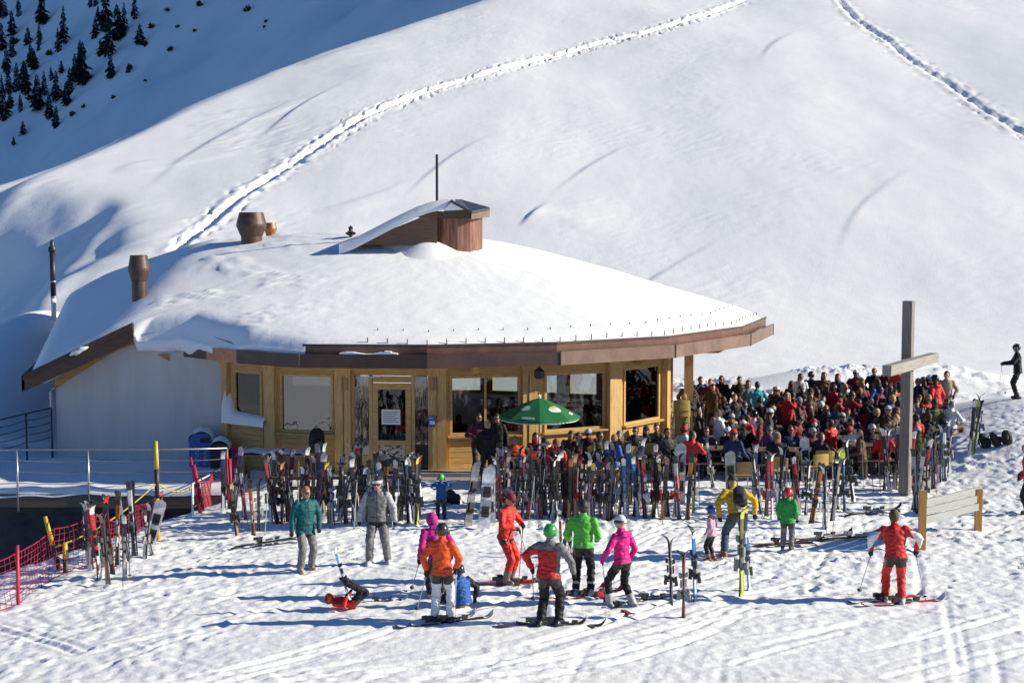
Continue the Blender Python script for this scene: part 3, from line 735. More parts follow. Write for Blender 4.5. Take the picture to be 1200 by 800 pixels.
mb.prism([rA, rB, rD, rC], (0, 0, -.09)); hpart(mb, 'cap_roof', mat('cap_dark_sheet', (.05, .055, .06), .35, .2, 5, metal=.3), cupola)
mb = MB(); mb.prism([C(552.5, 249, -.38), rD + Vector((0, 0, -.06)), rD + Vector((0, 0, -.32)), C(552.5, 257, -.38)], (0, .08, 0)); hpart(mb, 'cap_fascia', GUT_R, cupola)
mb = MB(); pz = C(510, 236).z; mb.tube([(C(510, 236).x, Yc + 1.2, pz - .3), (C(510, 236).x, Yc + 1.2, at(510, 181, Yc + 1.2).z)], .045, 6); hpart(mb, 'antenna', BLACK, roof)
# drift round the cupola
mb = MB(); rows = []
for r_ in np.linspace(0, 1, 8):
    rows.append([])
    for k in range(25):
        t_ = 2 * math.pi * k / 24; rr = r_ * (1.0 + .25 * math.sin(3 * t_)); x, y = C(515, 280).x - .3 + 1.9 * rr * math.cos(t_), Yc + .4 + 1.3 * rr * math.sin(t_)
        rows[-1].append((x, y, float(roof_h(x, y)) + .12 + .46 * (1 - r_ ** 2) ** 1.6))
mb.grid(rows); hpart(mb, 'cupola_drift', SNOW_SMOOTH, roof, True)
# ------------------------------------------------------------------ left terrace, walls, rails
rng = random.Random(7)
def ordw(n):
    a = ['first', 'second', 'third', 'fourth', 'fifth', 'sixth', 'seventh', 'eighth', 'ninth', 'tenth', 'eleventh', 'twelfth', 'thirteenth', 'fourteenth', 'fifteenth', 'sixteenth', 'seventeenth', 'eighteenth', 'nineteenth']
    if n <= 19: return a[n - 1]
    t_ = {2: 'twent', 3: 'thirt', 4: 'fort', 5: 'fift', 6: 'sixt', 7: 'sevent'}[n // 10]
    return t_ + 'ieth' if n % 10 == 0 else t_ + 'y-' + a[n % 10 - 1]
TZ = -.25; TE = 39.1
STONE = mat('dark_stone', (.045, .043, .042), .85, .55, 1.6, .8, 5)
BEAMW = wood('terrace_beam_wood', (.16, .115, .08), .75, .3, (.5, 6, 6))
RED = mat('red_plastic', (.50, .02, .035), .5, .15, 6); YEL = mat('yellow_paint', (.62, .38, .02), .5, .15, 5); BLKP = mat('black_paint', (.018, .018, .02), .5, .2, 6)
mb = MB(); rows = []
for y in np.concatenate([[TE - .02, TE, TE + .12], np.arange(TE + .4, 46.6, .3)]):
    rows.append([])
    for x in np.arange(-30, -7.55, .25):
        z = TZ + (.12 if y > TE + .05 else (-.05 if y >= TE else -.14)) + .10 * float(fbm(x / 1.4, y / 1.1, 301, 3)) + .05 * float(fbm(x / 4, y / .6, 303, 2))
        rows[-1].append((x, y, z))
mb.grid(rows); tag(mb.build('terrace_snow', SNOW_SMOOTH, None, True), kind='structure')
mb = MB(); mb.box((-19, 43, -.48), (22.6, 7.5, .4)); tag(mb.build('terrace_slab', BEAMW), kind='structure')
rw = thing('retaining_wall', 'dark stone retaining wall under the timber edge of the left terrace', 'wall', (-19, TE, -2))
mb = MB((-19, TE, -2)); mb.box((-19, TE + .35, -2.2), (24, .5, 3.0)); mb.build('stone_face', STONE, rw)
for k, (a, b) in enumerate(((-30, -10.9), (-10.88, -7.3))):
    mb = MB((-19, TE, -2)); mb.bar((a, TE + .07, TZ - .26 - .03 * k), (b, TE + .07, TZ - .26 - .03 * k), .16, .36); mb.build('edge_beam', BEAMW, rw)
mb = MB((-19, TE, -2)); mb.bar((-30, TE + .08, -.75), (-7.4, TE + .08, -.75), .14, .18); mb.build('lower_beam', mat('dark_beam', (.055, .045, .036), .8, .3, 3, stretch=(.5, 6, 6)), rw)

def rail(name, label, posts, hgt, ncab, top_r=.022, post_r=.03, m=STEEL, base=-.3, sag=.035, mcab=None):
    o = thing(name, label, 'railing', posts[0]); O = Vector(posts[0])
    for p in posts:
        mb = MB(); p = Vector(p) - O; mb.tube([p + Vector((0, 0, base)), p + Vector((0, 0, hgt))], post_r, 8); mb.build('post', m, o, True)
    mb = MB(); mb.tube([Vector(p) - O + Vector((0, 0, hgt)) for p in posts], top_r, 8); mb.build('handrail', m, o, True)
    for c in range(ncab):
        z = hgt * (c + .7) / (ncab + .6); mb = MB(); pts = []
        for p, q in zip(posts[:-1], posts[1:]):
            for k in range(7): t_ = k / 6; v = Vector(p).lerp(Vector(q), t_) - O; pts.append(v + Vector((0, 0, z - sag * 4 * t_ * (1 - t_))))
        mb.tube(pts, .012, 5); mb.build('cable', mcab or m, o, True)
    return o
P_ = lambda px, Y_, z: Vector((at(px, 400, Y_).x, Y_, z))
rail('terrace_railing', 'steel cable railing along the edge of the left terrace', [P_(-70, TE, TZ), P_(16, TE, TZ), P_(100, TE, TZ), P_(182, TE, TZ), P_(264, TE + .3, TZ)], 1.10, 3, base=-.55)
BLK_ST = mat('dark_steel', (.05, .06, .075), .4, .2, 8, metal=.5)
rail('stair_railing', 'dark steel stair railing beside the left corner of the white wall', [P_(-45, 41.6, .0), P_(-12, 42.4, .15), P_(28, 43.2, .28), P_(58, 43.7, .38)], 1.0, 4, m=BLK_ST, base=-.9)
rp = [ground(226, 604), ground(249, 590), ground(265, 578)]
ro = rail('ramp_railing', 'short white painted railing with two cables beside the red netting', [rp[0], rp[1], rp[2]], .78, 2, m=mat('white_rail_paint', (.70, .70, .72), .4, .06, 6), base=-.25, mcab=mat('pale_rope', (.5, .48, .42), .8, .1, 20))

def netting(o, pts, h, slump, O, m, dx=.16, rows_=9):
    mb = MB(); P = []
    tot = sum((pts[i + 1] - pts[i]).length for i in range(len(pts) - 1)); n = int(tot / dx)
    for k in range(n + 1):
        s_ = tot * k / n; i = 0
        while i < len(pts) - 2 and s_ > (pts[i + 1] - pts[i]).length: s_ -= (pts[i + 1] - pts[i]).length; i += 1
        L = (pts[i + 1] - pts[i]).length; t_ = min(1, s_ / L); P.append((pts[i].lerp(pts[i + 1], t_), slump * 4 * t_ * (1 - t_)))
    for r_ in range(rows_):
        z = h * r_ / (rows_ - 1)
        mb.tube([p - O + Vector((0, .05 * math.sin(k * .7 + r_), z - s_ * r_ / rows_)) for k, (p, s_) in enumerate(P)], .007 if 0 < r_ < rows_ - 1 else .014, 3)
    for k, (p, s_) in enumerate(P):
        mb.tube([p - O + Vector((0, .05 * math.sin(k * .7 + r_), h * r_ / (rows_ - 1) - s_ * r_ / rows_)) for r_ in range(rows_)], .0055, 3)
    return mb.build('net', m, o)
NETM = mat('red_netting', (.34, .015, .05), .6, .15, 6)
gpt = lambda px, py: ground(px, py)
npts = [gpt(-60, 742), gpt(-20, 722), gpt(21, 706), gpt(64, 676), gpt(104, 660), gpt(128, 650)]
nf = thing('safety_net', 'red safety netting on poles along the lower left edge of the piste', 'net fence', npts[2])
netting(nf, npts, 1.0, .06, npts[2], NETM)
for p in (npts[0], npts[2]):
    mb = MB(npts[2]); mb.tube([p - Vector((0, 0, .3)), p + Vector((.02, 0, 1.15))], .035, 8); mb.build('net_pole', RED, nf, True)
npt2 = [gpt(128, 650), gpt(160, 629), gpt(198, 606), gpt(232, 591), gpt(262, 574)]
nf = thing('safety_net', 'red safety netting sagging below the terrace railing towards the ramp', 'net fence', npt2[0])
netting(nf, npt2, .75, .16, npt2[0], NETM)
npt3 = [gpt(236, 600), gpt(252, 588), gpt(268, 577)]
nf = thing('safety_net', 'bunched red netting beside the white ramp railing', 'net fence', npt3[0]); netting(nf, npt3, .9, .25, npt3[0], NETM, .10, 11)
for px, dx, py, pt in ((236, -12, 600, 515), (272, 2, 580, 512), (269, -3, 592, 516)):
    b_ = gpt(px, py); mb = MB(); mb.tube([Vector((0, 0, -.2)), Vector((dx / 50, 0, 1.4))], [.05, .03], 6); mb.tube([Vector((.05, 0, .1)), Vector((dx / 50 + .06, .03, 1.2))], [.03, .06], 6)
    tag(mb.build('rolled_net', NETM, None, True, b_), {236: 'red netting gathered round a leaning stick before the ramp railing', 272: 'tall roll of red netting upright at the end of the terrace railing', 269: 'red roll of netting just before the taller upright roll'}[px], 'net roll')
# marker poles
def pole_marker(px, py, h, bands, label, lean=0.0, r=.05):
    b_ = gpt(px, py); o = thing('marker_pole', label, 'marker pole', b_); z = -.25
    for z1, m in bands:
        mb = MB(); mb.tube([(lean * z, 0, z), (lean * z1, 0, z1)], r if z1 < h else [r, r * .8], 10); mb.build('band', m, o, True); z = z1
    return o
pole_marker(185, 632, 2.25, [(.95, YEL), (1.62, BLKP), (2.25, YEL)], 'tall yellow and black banded marker pole beside the left rail')
pole_marker(70, 668, 1.15, [(.55, BLKP), (1.15, YEL)], 'leaning yellow marker pole with black foot before the dark wall', lean=-.24)
pole_marker(77, 670, .62, [(.3, BLKP), (.62, YEL)], 'short yellow stub pole tied to the red netting', r=.06)
ra = gpt(66, 664) + Vector((0, 0, .45)); rb = gpt(185, 632) + Vector((0, .0, 1.3)); rc = gpt(226, 604) + Vector((0, 0, .7))
mb = MB(); pts = []
for p, q, sg in ((ra, rb, .18), (rb, rc, .15)):
    for k in range(9): t_ = k / 8; pts.append(p.lerp(q, t_) - ra - Vector((0, 0, sg * 4 * t_ * (1 - t_))))
mb.tube(pts, .018, 5); tag(mb.build('rope', mat('yellow_rope', (.5, .36, .08), .8, .2, 20), None, True, ra), 'yellow rope slung from the netting over the banded pole to the ramp', 'rope')

# bins by the white wall
BLUE = mat('bin_blue', (.02, .10, .36), .4, .15, 4); BLUED = mat('bin_dark', (.012, .014, .02), .5, .2, 4)
def litter_bin(px, Y_, w_, h_, m, label, marks):
    b_ = P_(px, Y_, TZ + .08); o = thing('litter_bin', label, 'bin', b_)
    mb = MB(); r = w_ / 2; prof = [(-r, 0), (-r, h_ * .78)] + [(-r * math.cos(k * math.pi / 10), h_ * .78 + r * .62 * math.sin(k * math.pi / 10)) for k in range(1, 10)] + [(r, h_ * .78), (r, 0)]
    mb.prism([(a, -.24, b) for a, b in prof], (0, .48, 0)); mb.build('bin_body', m, o)
    mb = MB(); mb.box((r * .4, -.245, h_ * .80), (w_ * .42, .012, .14)); mb.build('flap', BLKP, o)
    mb = MB(); rows = []
    for i in range(9):
        a = math.pi * i / 8; rows.append([])
        for j in range(7): yv = -.28 + .56 * j / 6; e_ = 1 - abs(j - 3) / 3.6; rows[-1].append((-(r + .02) * math.cos(a), yv, h_ * .80 + (r * .62 + .18 * e_ ** .5) * math.sin(a) - .02))
    mb.grid(rows); mb.build('snow_cap', SNOW_SMOOTH, o, True)
    if marks:
        for s_ in (-.22, .30):
            mb = MB()
            for k in range(7):
                z = .14 + k * .075; mb.box((r * s_ * 1.4, -.246, z), (.10, .008, .014)); mb.box((r * s_ * 1.4 + (.045 if k % 2 else -.045), -.2465, z + .025), (.014, .008, .055))
            mb.build('lettering', mat('bin_print', (.42, .52, .68), .5, .1, 8), o)
    return o
litter_bin(235, 42.3, .66, 1.05, BLUE, 'blue litter bin with rounded snow covered top by the white wall', True)
litter_bin(257, 42.0, .52, .82, BLUED, 'dark litter bin between the blue bin and the timber wall', False)
# flue in the drift beyond the house
b_ = at(63, 362, 58.5); b_.z = min(gz(b_.x, b_.y), b_.z); fl = thing('stove_flue', 'black and white stove flue pipe standing in the drift left of the roof', 'flue pipe', b_)
s_ = 58.5 / FPX
mb = MB(); mb.lathe((0, 0, 0), [(.10, -.5), (.10, 27 * s_)], 12); mb.build('white_section', mat('flue_white', (.75, .75, .75), .4, .05, 6), fl, True)
mb = MB(); mb.lathe((0, 0, 27 * s_), [(.11, 0), (.11, 52 * s_)], 12); mb.build('black_section', BLACK, fl, True)
mb = MB(); mb.lathe((0, 0, 79 * s_), [(.11, 0), (.16, .04), (.16, .18), (.08, .26), (.08, .40), (.05, .5)], 12); mb.build('cowl', BLACK, fl, True)
for z in (27, 45): mb = MB(); mb.lathe((0, 0, z * s_ - .03), [(.125, 0), (.125, .06)], 12); mb.build('clamp', STEEL, fl, True)

# ------------------------------------------------------------------ the cross
base = ground(1060, 579); ca = R(58)
cr_ = thing('summit_cross', 'tall weathered wooden cross standing before the crowded terrace', 'cross', base, ca)
GREYW = wood('weathered_grey_wood', (.20, .175, .155), .8, .3, (7, 7, .6)); GREYL = wood('weathered_beam_wood', (.27, .25, .225), .8, .25, (.6, 7, 7))
mb = MB(); mb.box((0, 0, 2.2), (.245, .245, 5.4)); mb.build('post', GREYW, cr_)
zc = at(1066, 424, base.y).z - base.z
mb = MB(); mb.box((-.42, -.235, zc), (3.9, .22, .25)); mb.build('crossbeam', GREYL, cr_)

# slanted board on two orange posts
p1, p2 = ground(1080, 645), ground(1146, 620); b_ = p1; e = (p2 - p1)
bo = thing('slatted_barrier', 'pale grey slanted board between two orange wooden posts', 'barrier', b_)
ORW = wood('orange_wood', (.52, .24, .05), .55, .2, (8, 8, 1))
for p, h in ((p1, 1.28), (p2, .92)): mb = MB(); q = p - b_; mb.box((q.x, q.y, h / 2 - .15), (.14, .12, h + .3)); mb.build('post', ORW, bo)
for k in range(3):
    mb = MB(); zz = .62 + .17 * k; q = p2 - b_; mb.bar((.04, .10 + .05 * k, zz), (q.x + .10, q.y + .10 + .05 * k, zz - .10), .05, .155); mb.build('plank', mat('grey_green_board', (.30, .31, .295), .6, .12, 2, stretch=(1, 1, 6)), bo)

# ------------------------------------------------------------------ umbrella
uc = at(632, 480, 38.5); ub = Vector((uc.x, 38.5, gz(uc.x, 38.5)))
um = thing('beer_umbrella', 'green beer umbrella with white and yellow emblem open over the terrace tables', 'umbrella', ub)
GREEN = mat('umbrella_green', (.012, .14, .035), .55, .15, 4, .1, 12); WCL = mat('umbrella_print_white', (.7, .72, .7), .6, .05, 5); YCL = mat('umbrella_print_yellow', (.65, .50, .05), .6, .05, 5)
zt, zr, ur = at(632, 466, 38.5).z - ub.z, at(632, 487, 38.5).z - ub.z, 1.06
def ucan(a, t_, off=0.0):
    """point on the canopy: angle a, fraction t_ from the top"""
    n = 8; sag = .06 * math.sin((a * n / (2 * math.pi)) % 1 * math.pi); r = ur * t_ * (1 - .055 * math.sin((a * n / (2 * math.pi)) % 1 * math.pi))
    return Vector((math.cos(a) * r, math.sin(a) * r, zt - (zt - zr) * (t_ ** 1.25) - sag * t_ * .3 + off))
a0_ = R(-90)
mb = MB(); rows = [[ucan(a0_ + 2 * math.pi * k / 64, t_) for k in range(65)] for t_ in np.linspace(0, 1, 12)]
rows.append([ucan(a0_ + 2 * math.pi * k / 64, 1) - Vector((0, 0, .07)) for k in range(65)]); mb.grid(rows); mb.build('canopy', GREEN, um)
mb = MB()
for k in range(64):
    a = a0_ + 2 * math.pi * (k + .5) / 64; v = ucan(a, 1.0); mb.box((v.x, v.y, v.z - .072), (.105, .012, .016), a + math.pi / 2)
mb.build('hem', WCL, um)
def patch(fn, nu, nv, name, m, off):
    mb = MB(); mb.grid([[fn(i / nu, j / nv, off) for j in range(nv + 1)] for i in range(nu + 1)]); mb.build(name, m, um)
def ell(ac, tc, da, dt):
    def f(i, j, off): th = 2 * math.pi * j; return ucan(ac + da * i * math.cos(th) * 1.0, tc + dt * i * math.sin(th), off)
    return f
patch(ell(R(-50), .60, R(17), .12), 4, 20, 'emblem', WCL, .012); patch(ell(R(-50), .525, R(12), .045), 4, 16, 'emblem_band', YCL, .02)
patch(ell(R(-130), .55, R(14), .10), 4, 16, 'emblem', mat('umbrella_print_grey', (.30, .36, .36), .6, .1, 6), .012)
patch(ell(R(-16), .84, R(6), .05), 4, 16, 'emblem', WCL, .012)
mb = MB()
for k in range(6):
    a = R(-118) + k * R(3.6); v = ucan(a, .93, .014); mb.box(v, (.045, .012, .075), a + math.pi / 2)
    if k % 2: mb.box(v + Vector((.02, 0, -.02)), (.03, .014, .02), a + math.pi / 2)
mb.build('lettering', WCL, um)
mb = MB(); mb.tube([(0, 0, -.2), (0, 0, zt + .03)], .025, 8); mb.build('pole', mat('umbrella_pole', (.6, .58, .52), .5, .1, 5), um, True)
mb = MB(); mb.lathe((0, 0, zt), [(.03, 0), (.035, .04), (.01, .09)], 8); mb.build('finial', WCL, um, True)
for k in range(8): mb = MB(); a = a0_ + k * math.pi / 4; mb.tube([(0, 0, zt - .05), ucan(a, .98, -.03)], .01, 4); mb.build('rib', STEEL, um)

# ------------------------------------------------------------------ skis
def ski_mesh(nm, top, acc, L=1.65, base=(.03, .03, .035)):
    mb = MB(); N = 26; rows_t = []; rows_b = []
    for k in range(N + 1):
        t_ = k / N; z = L * t_
        wdt = .052 + .014 * abs(2 * t_ - 1) ** 2 + (.010 if t_ > .5 else .004) * abs(2 * t_ - 1) ** 3
        if t_ > .93: wdt *= math.sqrt(max(0.02, 1 - ((t_ - .93) / .07) ** 2))
        cv = .02 * (1 - (2 * t_ - 1) ** 2) * -1 + (.12 * ((t_ - .88) / .12) ** 1.7 if t_ > .88 else 0) + (.02 * ((.06 - t_) / .06) if t_ < .06 else 0)
        zz = z - (.05 * ((t_ - .88) / .12) ** 2 if t_ > .88 else 0)
        rows_t.append([(-wdt, cv + .016, zz), (-wdt * .6, cv + .024, zz), (wdt * .6, cv + .024, zz), (wdt, cv + .016, zz)]); rows_b.append([(-wdt, cv, zz), (wdt, cv, zz)])
    for k in range(N):
        t_ = (k + .5) / N
        mtop = 1 if (t_ > .80 and k % 7 != 0) or .30 < t_ < .36 or t_ < .10 else 0
        a, b = rows_t[k], rows_t[k + 1]; c, d = rows_b[k], rows_b[k + 1]
        for i in range(3): mb.add([a[i], a[i + 1], b[i + 1], b[i]], [(0, 1, 2, 3)], mtop if i != 1 or t_ > .6 else (1 if .12 < t_ < .3 else mtop))
        mb.add([c[1], c[0], d[0], d[1]], [(0, 1, 2, 3)], 2)
        mb.add([c[0], a[0], b[0], d[0]], [(0, 1, 2, 3)], 2); mb.add([a[3], c[1], d[1], b[3]], [(0, 1, 2, 3)], 2)
    mb.add([*rows_t[0], *rows_b[0]], [(0, 1, 2, 3, 5, 4)], 2)
    mk = lambda tag_, c: mat('ski_%s_%s' % (tag_, nm), c, .32, .22, 7, spec=.5)
    return mb.mesh('ski', [mk('top', top), mk('accent', acc), mat('ski_base', base, .4, .2, 10)])
def binding_mesh(c):
    mb = MB()
    mb.prism([(-.038, .026, .98), (.038, .026, .98), (.03, .085, 1.0), (-.03, .085, 1.0)], (0, 0, .10)); mb.box((0, .04, .86), (.06, .03, .16))
    mb.prism([(-.036, .026, .56), (.036, .026, .56), (.032, .12, .60), (-.032, .12, .60)], (0, 0, .12)); mb.box((0, .10, .55), (.045, .07, .10)); mb.box((0, .03, .64), (.08, .012, .05)); mb.box((.055, .02, .66), (.02, .05, .10))
    return mb.mesh('binding', mat('binding_%d' % (hash(c) % 999), c, .4, .2, 9))
SCHEMES = [('black skis with white tips', (.02, .02, .025), (.70, .70, .70)), ('black skis with red tips', (.025, .02, .02), (.50, .03, .03)), ('charcoal skis with yellow tips', (.06, .06, .065), (.62, .50, .06)),
           ('white skis with dark markings', (.68, .68, .67), (.06, .06, .08)), ('red skis with white tips', (.46, .02, .03), (.72, .70, .68)), ('dark red skis with black ends', (.20, .012, .02), (.03, .03, .03)),
           ('navy skis with silver tips', (.02, .035, .11), (.5, .52, .55)), ('teal skis with pale tips', (.01, .16, .20), (.55, .62, .62)), ('blue skis with white tips', (.03, .15, .42), (.70, .72, .75)),
           ('brown skis with copper tips', (.10, .05, .03), (.42, .22, .10)), ('silver skis with black tips', (.38, .39, .41), (.03, .03, .035)), ('maroon skis with grey tips', (.12, .02, .035), (.34, .34, .35)),
           ('olive skis with lime tips', (.13, .14, .03), (.45, .55, .05)), ('dark purple skis with pale tips', (.06, .03, .09), (.5, .46, .52)), ('orange skis with black ends', (.55, .15, .02), (.03, .03, .03)), ('grey skis with dark tips', (.17, .17, .18), (.05, .05, .06))]
SKM = [ski_mesh(s_[0].replace(' ', '_'), s_[1], s_[2]) for s_ in SCHEMES]
BINDS = [binding_mesh(c) for c in ((.03, .03, .03), (.25, .25, .26), (.35, .03, .03), (.5, .5, .5))]
PAIRS = []          # (object, scheme, zone)
def ski_pair(p, zone, sc=None, scale=None, lean=None, rz=None, splay=None):
    sc = rng.choices(range(16), [14, 6, 5, 2.2, 2, 5, 6, 2, 2, 7, 3, 7, 1, 5, .8, 9])[0] if sc is None else sc
    o = thing('ski_pair', None, None, p); o['category'] = 'skis'
    s_ = scale or rng.uniform(.84, 1.12); o.scale = (s_ * .84, s_, s_)
    lx, ly = lean if lean else (rng.uniform(-.14, .05), rng.gauss(0, .105))
    o.rotation_euler = (lx, ly, rng.uniform(-1.2, 1.2) if rz is None else rz); o.location = Vector(p) - Vector((0, 0, .10 * s_))
    sp = rng.uniform(.0, .035) if splay is None else splay; bm_ = BINDS[rng.choices(range(4), [9, 4, 1, .8])[0]]
    for k in (0, 1):
        a = link('ski', SKM[sc], o, (rng.uniform(-.015, .015), .006 * (1 - 2 * k) + sp * (.5 - k), rng.uniform(-.02, .03)), (0 + sp * (.5 - k) * -1.2, rng.uniform(-.02, .02), math.pi * k)); link('binding', bm_, a)
    PAIRS.append((o, sc, zone)); return o
POLES = []
POLC = [('black', (.025, .025, .03)), ('silver', (.45, .46, .48)), ('red', (.42, .03, .04)), ('white', (.65, .65, .65)), ('blue', (.04, .12, .35)), ('yellow', (.55, .42, .05))]
def pole_mesh(c, L):
    mb = MB(); mb.tube([(0, 0, -.02), (0, 0, L - .12)], [.007, .010], 6, 0); mb.lathe((0, 0, L - .13), [(.014, 0), (.018, .03), (.016, .11), (.024, .125), (.018, .14)], 8, 1); mb.lathe((0, 0, .08), [(.01, 0), (.045, .005), (.045, .012), (.01, .03)], 8, 1)
    return mb.mesh('ski_pole', [mat('pole_%s' % c[0], c[1], .35, .15, 5, metal=.2), mat('pole_grip', (.025, .025, .028), .6, .2, 6)])
PLM = {}
def ski_pole(p0, p1, ci, label, group=None):
    """pole from its tip p0 to its grip p1"""
    p0, p1 = Vector(p0), Vector(p1); L = round((p1 - p0).length, 2); key = (ci, L)
    if key not in PLM: PLM[key] = pole_mesh(POLC[ci], L)
    o = link('ski_pole', PLM[key], None, p0); o.rotation_mode = 'QUATERNION'; o.rotation_quaternion = (p1 - p0).to_track_quat('Z', 'Y')
    if label: tag(o, label, 'ski pole', group)
    return o
def stuck_pole(p, zone):
    ci = rng.choices(range(6), [5, 4, 2, 3, 1, 1])[0]; p = Vector(p); q = p + Vector((rng.uniform(-.16, .16), rng.uniform(-.12, .12), 1.1 + .1 * rng.randint(0, 1)))
    o = ski_pole(p - Vector((0, 0, .1)), q, ci, None); o['category'] = 'ski pole'; POLES.append((o, ci, zone))

# racks: timber rails on steel legs, the skis lean on them
def ski_rack(px0, px1, py, label):
    a, b = ground(px0, py), ground(px1, py); o = thing('ski_rack', label, 'ski rack', a)
    for dy, z in ((.0, .92), (.34, .62)): mb = MB(a); mb.bar(a + Vector((0, dy, z)), b + Vector((0, dy, z)), .06, .08); mb.build('rail', BEAMW, o)
    for k in range(5): p = a.lerp(b, k / 4); mb = MB(a); mb.tube([p + Vector((0, 0, -.2)), p + Vector((0, .04, .94))], .025, 6); mb.tube([p + Vector((0, .36, -.2)), p + Vector((0, .34, .64))], .025, 6); mb.build('leg', STEEL, o, True)
ski_rack(318, 492, 604, 'ski rack with timber rails before the glass door')
ski_rack(578, 768, 596, 'ski rack with timber rails below the green umbrella')
Z1, Z2, Z3, Z4, Z5, Z6 = 'in the door rack', 'in the umbrella rack', 'before the terrace crowd', 'around the cross foot', 'by the left netting', 'beside the ramp railing'
def spread(px0, px1, n, ys, zone, scs=None):
    for k in range(n):
        px = px0 + (px1 - px0) * (k + .5 + rng.uniform(-.45, .45)) / n; py = rng.choice(ys) + rng.uniform(-2, 2); ski_pair(ground(px, py), zone)
spread(316, 494, 27, [611, 614], Z1); spread(320, 490, 17, [597, 600], Z1)
spread(578, 770, 32, [604, 607], Z2); spread(584, 768, 22, [591, 594], Z2)
for px, py, sc, sz in ((783, 603, 10, 1.0), (790, 604, 4, 1.02), (797, 606, 3, 1.0), (805, 607, 14, 1.05), (812, 598, 12, .95), (776, 606, 9, 1.0), (770, 602, 1, 1.0), (836, 570, 10, .9)): ski_pair(ground(px, py), Z3, sc, sz)
for px, py, sc, sz in ((886, 592, 6, 1.0), (893, 601, 10, 1.02), (898, 604, 5, 1.0), (905, 606, 4, 1.05), (911, 594, 0, 1.0), (918, 590, 15, 1.0), (950, 612, 14, .95), (938, 600, 4, .9), (966, 618, 0, .95), (975, 610, 15, 1.0), (983, 596, 12, 1.0), (990, 598, 8, .9), (1001, 586, 0, 1.1), (944, 602, 3, .9), (930, 590, 9, .95)): ski_pair(ground(px, py), Z3, sc, sz)
for px, py, sc, sz in ((1036, 573, 13, 1.1), (1043, 574, 0, 1.1), (1048, 572, 11, 1.1), (1069, 596, 3, 1.0), (1074, 600, 10, 1.02), (1078, 585, 4, 1.05), (1087, 577, 15, 1.0), (1094, 572, 10, 1.0), (1100, 566, 8, 1.0), (1107, 563, 3, .98), (1113, 552, 6, .95), (1085, 588, 5, .95), (1066, 575, 4, 1.05)): ski_pair(ground(px, py), Z4, sc, sz)
ski_pair(ground(1139, 533), 'on the right snow bank', 12, 1.0); ski_pair(ground(1136, 534), 'on the right snow bank', 0, 1.0); ski_pair(ground(1148, 520), 'on the right snow bank', 13, .95)
for px, py, sc, sz in ((107, 668, 4, .95), (118, 676, 4, 1.05), (127, 684, 9, .95), (133, 672, 5, 1.0), (146, 676, 0, .85), (104, 664, 6, .9), (138, 660, 14, .95), (151, 655, 15, 1.0), (122, 664, 1, 1.0)): ski_pair(ground(px, py), Z5, sc, sz)
ski_pair(ground(158, 650), Z5, 3, 1.1, (-.05, -.05), .1); ski_pair(ground(179, 648), Z5, 10, .7); ski_pair(ground(169, 652), Z5, 0, .8)
for px, py, sc, sz in ((268, 594, 5, 1.1), (273, 600, 13, 1.1), (279, 628, 9, .85), (297, 628, 14, .85), (303, 622, 15, .8), (288, 607, 3, .85), (262, 598, 6, 1.0)): ski_pair(ground(px, py), Z6, sc, sz)
for i in range(16): stuck_pole(ground(rng.uniform(318, 492), rng.choice([603, 618])), Z1)
for i in range(18): stuck_pole(ground(rng.uniform(578, 770), rng.choice([599, 611])), Z2)
for px, py in ((968, 628), (975, 630), (946, 560), (1024, 575), (1012, 570), (895, 612), (926, 600), (958, 606), (820, 596), (777, 612)): stuck_pole(ground(px, py), Z3)
for px, py in ((1092, 560), (1098, 580), (1032, 580), (1109, 560)): stuck_pole(ground(px, py), Z4)
for px, py in ((101, 660), (140, 668), (144, 690), (135, 662), (152, 672), (120, 690)): stuck_pole(ground(px, py), Z5)
for px, py in ((283, 618), (292, 622), (310, 626)): stuck_pole(ground(px, py), Z6)
# single pairs in the foreground
def named_pair(px, py, sc, sz, label, **k):
    o = ski_pair(ground(px, py), None, sc, sz, **k); PAIRS.pop(); tag(o, label, 'skis')
named_pair(787, 706, 15, .82, 'short grey skis upright in the snow, left of three foreground pairs', lean=(-.03, .05), rz=1.2)
named_pair(801, 722, 5, .82, 'dark red skis upright in the snow, nearest of the foreground pairs', lean=(.02, -.06), rz=1.15)
named_pair(815, 700, 8, .92, 'bright blue skis upright in the snow behind the dark red pair', lean=(-.02, -.05), rz=.9)
named_pair(869, 697, 12, 1.15, 'tall lime tipped skis upright behind the man in the yellow jacket', lean=(.0, -.02), rz=.8)
named_pair(879, 690, 8, .80, 'blue skis leaning beside the tall lime tipped pair', lean=(.0, -.10), rz=.5)
named_pair(658, 646, 4, .52, 'small red and white child skis beside the green jacket', lean=(.02, -.03), rz=.0)
named_pair(667, 652, 4, .58, 'child skis in red and white nearest the green jacket', lean=(-.02, .05), rz=.2)
named_pair(660, 648, 5, .50, 'small dark red child skis crossing the red and white ones', lean=(.0, .12), rz=.4)
for px, py, ang, sc, lb in ((1008, 602, 70, 3, 'white skis lying in the churned snow left of the cross'), (985, 632, 76, 0, 'black skis lying flat beside the red skier'), (950, 634, 62, 15, 'grey skis lying in the snow right of the green jacket'), (292, 641, 70, 0, 'black skis lying on the snow below the ramp'), (900, 640, 80, 11, 'maroon skis lying between yellow and green jackets')):
    p = ground(px, py); o = ski_pair(p, None, sc, .95, lean=(0, 0), rz=0, splay=.02); PAIRS.pop(); o.rotation_mode = 'QUATERNION'
    a = R(ang); d = Vector((math.sin(a), math.cos(a), 0)); q = p + d * 1.4; q.z = gz(q.x, q.y)
    o.rotation_quaternion = ((q - p).normalized()).to_track_quat('Z', 'Y'); o.location = p + Vector((0, 0, .06)) - d * .4; tag(o, lb, 'skis')
zones = {}
